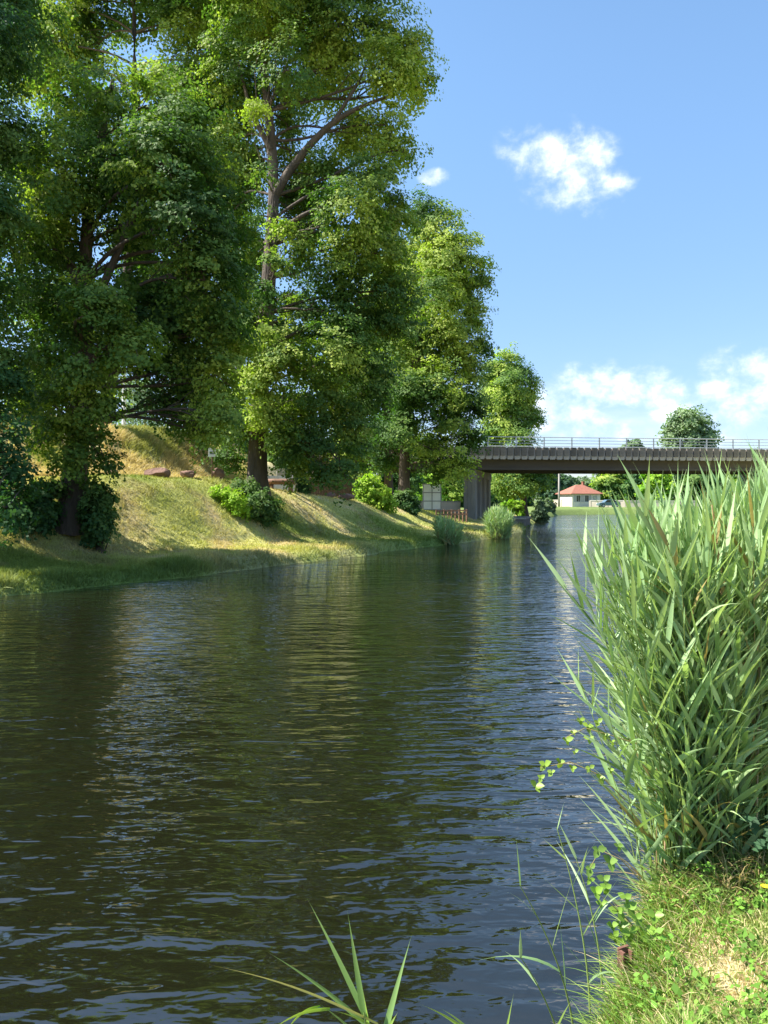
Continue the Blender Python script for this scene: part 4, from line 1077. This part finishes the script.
# piers run parallel to the canal
cd = np.array([.27, .963]); 
ca, sa = math.cos(-BA), math.sin(-BA)
def tolocal(x, y): x -= O[0]; y -= O[1]; return x * ca - y * sa, x * sa + y * ca
for (sx, sy) in ((7.3, 66.3), (34.6, 70.8)):
    ang = math.atan2(cd[1], cd[0]) - BA - PI / 2
    p0 = tolocal(sx, sy)
    pier = bpy.data.objects.new('pier', bpy.data.meshes.new('pier')); bpy.data.objects.remove(pier)
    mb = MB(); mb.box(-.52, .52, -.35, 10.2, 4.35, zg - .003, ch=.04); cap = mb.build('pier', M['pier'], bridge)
    cap.location = (p0[0], p0[1], 0); cap.rotation_euler = (0, 0, ang)
    for k in range(4):
        mb = MB(); y = k * 2.85
        # column with vertical grooves
        ring = []
        for (xa, xb, yy0) in [(-.48, -.20, -.0), (-.16, .14, -.0), (.18, .48, -.0)]:
            ring += [(xa, y), (xb, y), (xb + .005, y + .05), (xb + .035, y + .05)] if xb < .4 else [(xa, y), (xb, y)]
        ring += [(.48, y + 1.3), (-.48, y + 1.3)]
        mb.prism(ring, -.8, 4.347); c_ = mb.build('column', M['pier'], cap)
# abutments at both ends
for xa, xb in ((X0 - 2.5, X0 + 1.0), (X1 - 1.0, X1 + 2.5)):
    mb = MB(); mb.box(xa, xb, .3, WD - .3, -.3, zg - .003, ch=.03); mb.build('abutment', M['concrete'], bridge)

# approach bank for the right end so the deck does not stop in the air
V, Fc = [], []
u = np.linspace(0, 1, 24); v = np.linspace(-1, 1, 25)
U, Vv = np.meshgrid(u, v)
lx = X1 + .4 + U * 120; ly = WD / 2 + Vv * 17
hz_ = (6.75 * (1 - .8 * U)) * np.clip((1.35 - np.abs(Vv) * 1.35) * 1.6, 0, 1) + .3
cB, sB = math.cos(BA), math.sin(BA)
me = np_mesh('road_embankment', np.stack([(O[0] + lx * cB - ly * sB).ravel(), (O[1] + lx * sB + ly * cB).ravel(), hz_.ravel()], 1),
             np.array([[j * 24 + i, j * 24 + i + 1, (j + 1) * 24 + i + 1, (j + 1) * 24 + i] for j in range(24) for i in range(23)]), np.tile([.2, .22, .07], (24 * 25, 1)), smooth=True)
tag(link('road_embankment', me, bpy.data.materials['turf']), 'grass bank carrying the road off the bridge', None, kind='structure')

# ------------------------------------------------------------------ far bank
Yh = 150
hx = (579 - HX) * Yh / F; g = gz(hx, Yh)
house = empty('cottage', (hx, Yh, g), 0.30, 'small cream single-storey house with red hipped tile roof', 'house')
w, d = 3.05, 2.6; eh = 3.56 - g; rh = 5.35 - g
mb = MB(); mb.box(-w, w, -d, d, -.3, eh); mb.build('wall', M['render'], house)
mb = MB(); e = .45
Vr = [(-w - e, -d - e, eh - .05), (w + e, -d - e, eh - .05), (w + e, d + e, eh - .05), (-w - e, d + e, eh - .05), (-.7, 0, rh), (.9, 0, rh),
      (-w - e, -d - e, eh + .06), (w + e, -d - e, eh + .06), (w + e, d + e, eh + .06), (-w - e, d + e, eh + .06)]
mb.add(Vr, [(3, 2, 1, 0), (0, 1, 7, 6), (1, 2, 8, 7), (2, 3, 9, 8), (3, 0, 6, 9), (6, 7, 5, 4), (7, 8, 5), (8, 9, 4, 5), (9, 6, 4)])
roof = mb.build('roof', M['tile'], house)
mb = MB(); mb.box(.9, 1.3, .1, .6, rh - .8, rh + .55, ch=.02); mb.box(.86, 1.34, .04, .66, rh + .553, rh + .65); mb.build('chimney', M['tile'], roof)
def window(x, y, z0, z1, ww, rot, shut=True):
    f = MB(); f.box(-ww / 2 - .06, ww / 2 + .06, -.03, .02, z0 - .06, z1 + .06); o = f.build('window', M['white_paint'], house); o.location = (x, y, 0); o.rotation_euler = (0, 0, rot)
    g_ = MB(); g_.box(-ww / 2, -.02, -.034, -.028, z0, z1); g_.box(.02, ww / 2, -.034, -.028, z0, z1); g_.build('pane', M['glass'], o)
    if shut:
        for s_ in (-1, 1):
            q = MB(); c = s_ * (ww / 2 + .30); q.box(c - .22, c + .22, -.06, -.031, z0 - .04, z1 + .04); q.build('shutter', M['shutter'], o)
window(-1.75, -d - .005, .95, 2.15, .8, 0); window(.1, -d - .005, .95, 2.15, .8, 0)
window(w + .005, -.2, .95, 2.15, 1.3, PI / 2, False)
mb = MB(); mb.box(1.45, 2.3, -d - .05, -d - .004, 0, 2.1); dr_ = mb.build('door', M['shutter'], house)
mb = MB(); mb.box(2.15, 2.21, -d - .09, -d - .052, 1.0, 1.12); mb.build('handle', M['frame'], dr_)

def wall_run(px0, Y0, px1, Y1, h, label):
    a = np.array(fp(px0, Y0)); b_ = np.array(fp(px1, Y1)); L = np.linalg.norm(b_ - a)
    z = gz(*((a + b_) / 2)); root = empty('boundary_wall', (a[0], a[1], z), math.atan2(*(b_ - a)[::-1]), label, 'wall', 'boundary walls of the far bank')
    mb = MB(); mb.box(0, L, 0, .3, -.5, h, ch=.01); mb.build('masonry', M['wallstone'], root)
    mb = MB(); mb.box(-.05, L + .05, -.05, .35, h + .003, h + .12, ch=.02); mb.build('coping', M['render'], root)
    n = max(2, int(L / 3.5))
    for k in range(n + 1):
        mb = MB(); x = L * k / n; mb.box(x - .18, x + .18, -.06, -.003, -.5, h + .0, ch=.01); mb.build('pillar', M['wallstone'], root)
wall_run(538, 152, 561, 147.5, 1.35, 'cream wall left of the red-roofed house')
wall_run(590, 145.5, 624, 143, 1.2, 'cream wall right of the red-roofed house behind the car')
wall_run(626, 146, 700, 144, 1.0, 'cream wall running on behind the reeds')

# utility pole
X, Y = fp(559, 144); root = empty('utility_pole', (X, Y, gz(X, Y)), .2, 'tall grey utility pole left of the red-roofed house', 'pole')
mb = MB(); mb.tube([(0, 0, -.3), (0, 0, 3), (0, 0, 7.0)], [.20, .17, .13], 10); mb.build('shaft', M['concrete'], root, smooth=True)
mb = MB(); mb.box(-.7, .7, -.2, -.13, 6.4, 6.52); mb.build('crossarm', M['frame'], root)
for s_ in (-.6, 0, .6):
    mb = MB(); mb.tube([(s_, -.165, 6.523), (s_, -.165, 6.7)], [.05, .03], 8); mb.build('insulator', M['white_paint'], root)

# parked car
X, Y = fp(608.5, 141); car = empty('parked_car', (X, Y, gz(X, Y) + .02), .08, 'blue-grey small car parked in front of the cream wall', 'car')
ring = [(-1.95, .32), (-1.98, .62), (-1.85, .80), (-1.05, .90), (-.55, 1.36), (.65, 1.42), (1.35, 1.02), (1.9, .92), (1.97, .6), (1.93, .32)]
mb = MB(); mb.prism_y(ring, -.80, .80); mb.build('body', M['carpaint'], car)
mb = MB(); mb.prism_y([(-.92, .92), (-.5, 1.30), (.02, 1.33), (.02, .92)], -.812, -.803); mb.prism_y([(.10, .92), (.10, 1.33), (.62, 1.35), (1.15, .98)], -.812, -.803); mb.build('side_window', M['glass'], car)
for x in (-1.22, 1.22):
    for y in (-.72, .72):
        mb = MB(); a = np.arange(16) * PI / 8; mb.prism_y([(x + .31 * math.cos(t), .30 + .31 * math.sin(t)) for t in a], y - .11, y + .11); wh = mb.build('wheel', M['rubber'], car)
        mb = MB(); yy_ = y - .125 if y < 0 else y + .113; mb.prism_y([(x + .18 * math.cos(t), .30 + .18 * math.sin(t)) for t in a], yy_, yy_ + .012); mb.build('rim', M['rail'], wh)
mb = MB(); mb.box(-2.0, -1.975, -.62, -.38, .60, .74); mb.build('headlight', M['white_paint'], car)
mb = MB(); mb.box(-2.0, -1.975, .38, .62, .60, .74); mb.build('headlight', M['white_paint'], car)

# ------------------------------------------------------------------ sky, sun, camera
SUN = np.array([-.62, -.02, .79]); SUN /= np.linalg.norm(SUN)
el = math.asin(SUN[2]); az = math.atan2(SUN[0], SUN[1])
w = bpy.data.worlds.new('World'); sc.world = w; w.use_nodes = True; nt = w.node_tree
for n_ in list(nt.nodes): nt.nodes.remove(n_)
out = N(nt, 'ShaderNodeOutputWorld'); bg = N(nt, 'ShaderNodeBackground'); bg.inputs['Strength'].default_value = 0.15
sky = N(nt, 'ShaderNodeTexSky', sky_type='NISHITA'); sky.sun_disc = False; sky.sun_elevation = el; sky.sun_rotation = az
sky.air_density = 1.0; sky.dust_density = 0.3; sky.ozone_density = 2.2; sky.altitude = 150
tc = N(nt, 'ShaderNodeTexCoord'); sp = N(nt, 'ShaderNodeSeparateXYZ'); nt.links.new(tc.outputs['Generated'], sp.inputs[0])
def mth(op, a, b_=None, c=None, clamp=False):
    n_ = N(nt, 'ShaderNodeMath', operation=op); n_.use_clamp = clamp
    for i, v in enumerate((a, b_, c)):
        if v is None: continue
        if isinstance(v, (int, float)): n_.inputs[i].default_value = v
        else: nt.links.new(v, n_.inputs[i])
    return n_.outputs[0]
azm = mth('ARCTAN2', sp.outputs['X'], sp.outputs['Y']); elv = mth('ARCSINE', sp.outputs['Z'])
cmb = N(nt, 'ShaderNodeCombineXYZ'); nt.links.new(azm, cmb.inputs[0]); nt.links.new(elv, cmb.inputs[1])
def noise(sx, sy, detail, rough, dist=0.0, off=0.0):
    mp = N(nt, 'ShaderNodeMapping'); mp.inputs['Scale'].default_value = (sx, sy, 1); mp.inputs['Location'].default_value = (off, off * .7, 0)
    n_ = N(nt, 'ShaderNodeTexNoise'); n_.inputs['Scale'].default_value = 1; n_.inputs['Detail'].default_value = detail; n_.inputs['Roughness'].default_value = rough; n_.inputs['Distortion'].default_value = dist
    nt.links.new(cmb.outputs[0], mp.inputs[0]); nt.links.new(mp.outputs[0], n_.inputs['Vector']); return n_.outputs['Fac']
nA = noise(24, 30, 9, .60, .12); nB = noise(5, 16, 7, .6, .3, 3.1)
def puff(px, py, rx, ry, tilt=0.0):
    a0 = math.atan2(px - HX, F); e0 = math.atan2(HY - py, math.hypot(F, px - HX))
    dx = mth('SUBTRACT', azm, a0); dy = mth('SUBTRACT', elv, e0)
    dy = mth('MULTIPLY_ADD', dx, tilt, dy)
    qx = mth('DIVIDE', dx, rx / F); qy = mth('DIVIDE', dy, ry / F)
    r2 = mth('ADD', mth('MULTIPLY', qx, qx), mth('MULTIPLY', qy, qy))
    return mth('SUBTRACT', 1.0, r2, clamp=True)
ps = [puff(566, 168, 76, 46, .22), puff(605, 186, 34, 20, 0), puff(434, 177, 20, 10, 0), puff(610, 392, 105, 34, 0), puff(765, 380, 75, 40, 0), puff(560, 410, 80, 34, 0), puff(690, 425, 90, 30, 0), puff(712, 386, 30, 12, 0)]
acc = ps[0]
for p_ in ps[1:]: acc = mth('MAXIMUM', acc, p_)
den = mth('ADD', mth('MULTIPLY', acc, .75), mth('MULTIPLY_ADD', nA, 2.2, -1.22))
mr = N(nt, 'ShaderNodeMapRange', interpolation_type='SMOOTHSTEP'); mr.inputs['From Min'].default_value = 0.0; mr.inputs['From Max'].default_value = 1.05
nt.links.new(den, mr.inputs['Value'])
m1 = mth('MULTIPLY', mr.outputs[0], mth('MINIMUM', mth('MULTIPLY', acc, 4.0), 1.0))
# banks of thin haze cloud low all round the horizon
low = N(nt, 'ShaderNodeMapRange', interpolation_type='SMOOTHSTEP'); low.inputs['From Min'].default_value = .20; low.inputs['From Max'].default_value = .06
nt.links.new(elv, low.inputs['Value'])
lb = N(nt, 'ShaderNodeMapRange', interpolation_type='SMOOTHSTEP'); lb.inputs['From Min'].default_value = .42; lb.inputs['From Max'].default_value = .72; lb.inputs['To Max'].default_value = .65
nt.links.new(nB, lb.inputs['Value'])
m2 = mth('MULTIPLY', low.outputs[0], lb.outputs[0])
mask = mth('MAXIMUM', m1, m2)
sh_ = N(nt, 'ShaderNodeMixRGB'); sh_.inputs[1].default_value = (2.5, 2.9, 3.7, 1); sh_.inputs[2].default_value = (4.6, 4.7, 4.9, 1); nt.links.new(m1, sh_.inputs[0])
hs_ = N(nt, 'ShaderNodeMixRGB', blend_type='MULTIPLY'); hs_.inputs[0].default_value = 1.0
nt.links.new(sky.outputs[0], hs_.inputs[1])
tn = N(nt, 'ShaderNodeMapRange', interpolation_type='SMOOTHSTEP'); tn.inputs['From Min'].default_value = -.05; tn.inputs['From Max'].default_value = .55
nt.links.new(elv, tn.inputs['Value'])
tcx = N(nt, 'ShaderNodeMixRGB'); tcx.inputs[1].default_value = (.39, .40, .48, 1); tcx.inputs[2].default_value = (.68, .76, .76, 1); nt.links.new(tn.outputs[0], tcx.inputs[0])
up_ = N(nt, 'ShaderNodeMapRange', interpolation_type='SMOOTHSTEP'); up_.inputs['From Min'].default_value = .56; up_.inputs['From Max'].default_value = 1.1
nt.links.new(elv, up_.inputs['Value'])
tc3 = N(nt, 'ShaderNodeMixRGB'); tc3.inputs[2].default_value = (1.25, 1.2, 1.08, 1); nt.links.new(up_.outputs[0], tc3.inputs[0]); nt.links.new(tcx.outputs[0], tc3.inputs[1])
nt.links.new(tc3.outputs[0], hs_.inputs[2])
mx = N(nt, 'ShaderNodeMixRGB'); nt.links.new(mth('MULTIPLY', mask, .85), mx.inputs[0]); nt.links.new(hs_.outputs[0], mx.inputs[1]); nt.links.new(sh_.outputs[0], mx.inputs[2])
nt.links.new(mx.outputs[0], bg.inputs['Color']); nt.links.new(bg.outputs[0], out.inputs['Surface'])

sl = bpy.data.lights.new('sun', 'SUN'); sl.energy = 5.0; sl.angle = math.radians(.53); sl.color = (1.0, .955, .88)
so = bpy.data.objects.new('sun', sl); COL.objects.link(so); so.location = (-30, 10, 60)
so.rotation_euler = Vector(tuple(SUN)).to_track_quat('Z', 'Y').to_euler()

cd_ = bpy.data.cameras.new('camera'); cam = bpy.data.objects.new('camera', cd_); COL.objects.link(cam)
cam.location = (0, 0, CAMZ); cam.rotation_euler = (PI / 2, 0, 0)
cd_.sensor_width = 36; cd_.sensor_fit = 'AUTO'; cd_.lens = F / 1024 * 36; cd_.shift_y = -(512 - HY) / 1024
cd_.clip_start = 0.05; cd_.clip_end = 6000
sc.camera = cam

sc.view_settings.view_transform = 'Standard'; sc.view_settings.look = 'None'; sc.view_settings.gamma = 1; sc.view_settings.use_curve_mapping = False
sc.view_settings.exposure = 1.35
sc.render.engine = 'CYCLES'
cy = sc.cycles
cy.max_bounces = 6; cy.diffuse_bounces = 3; cy.glossy_bounces = 3; cy.transmission_bounces = 4; cy.transparent_max_bounces = 4
cy.caustics_reflective = False; cy.caustics_refractive = False
cy.use_denoising = True
cy.sample_clamp_indirect = 6
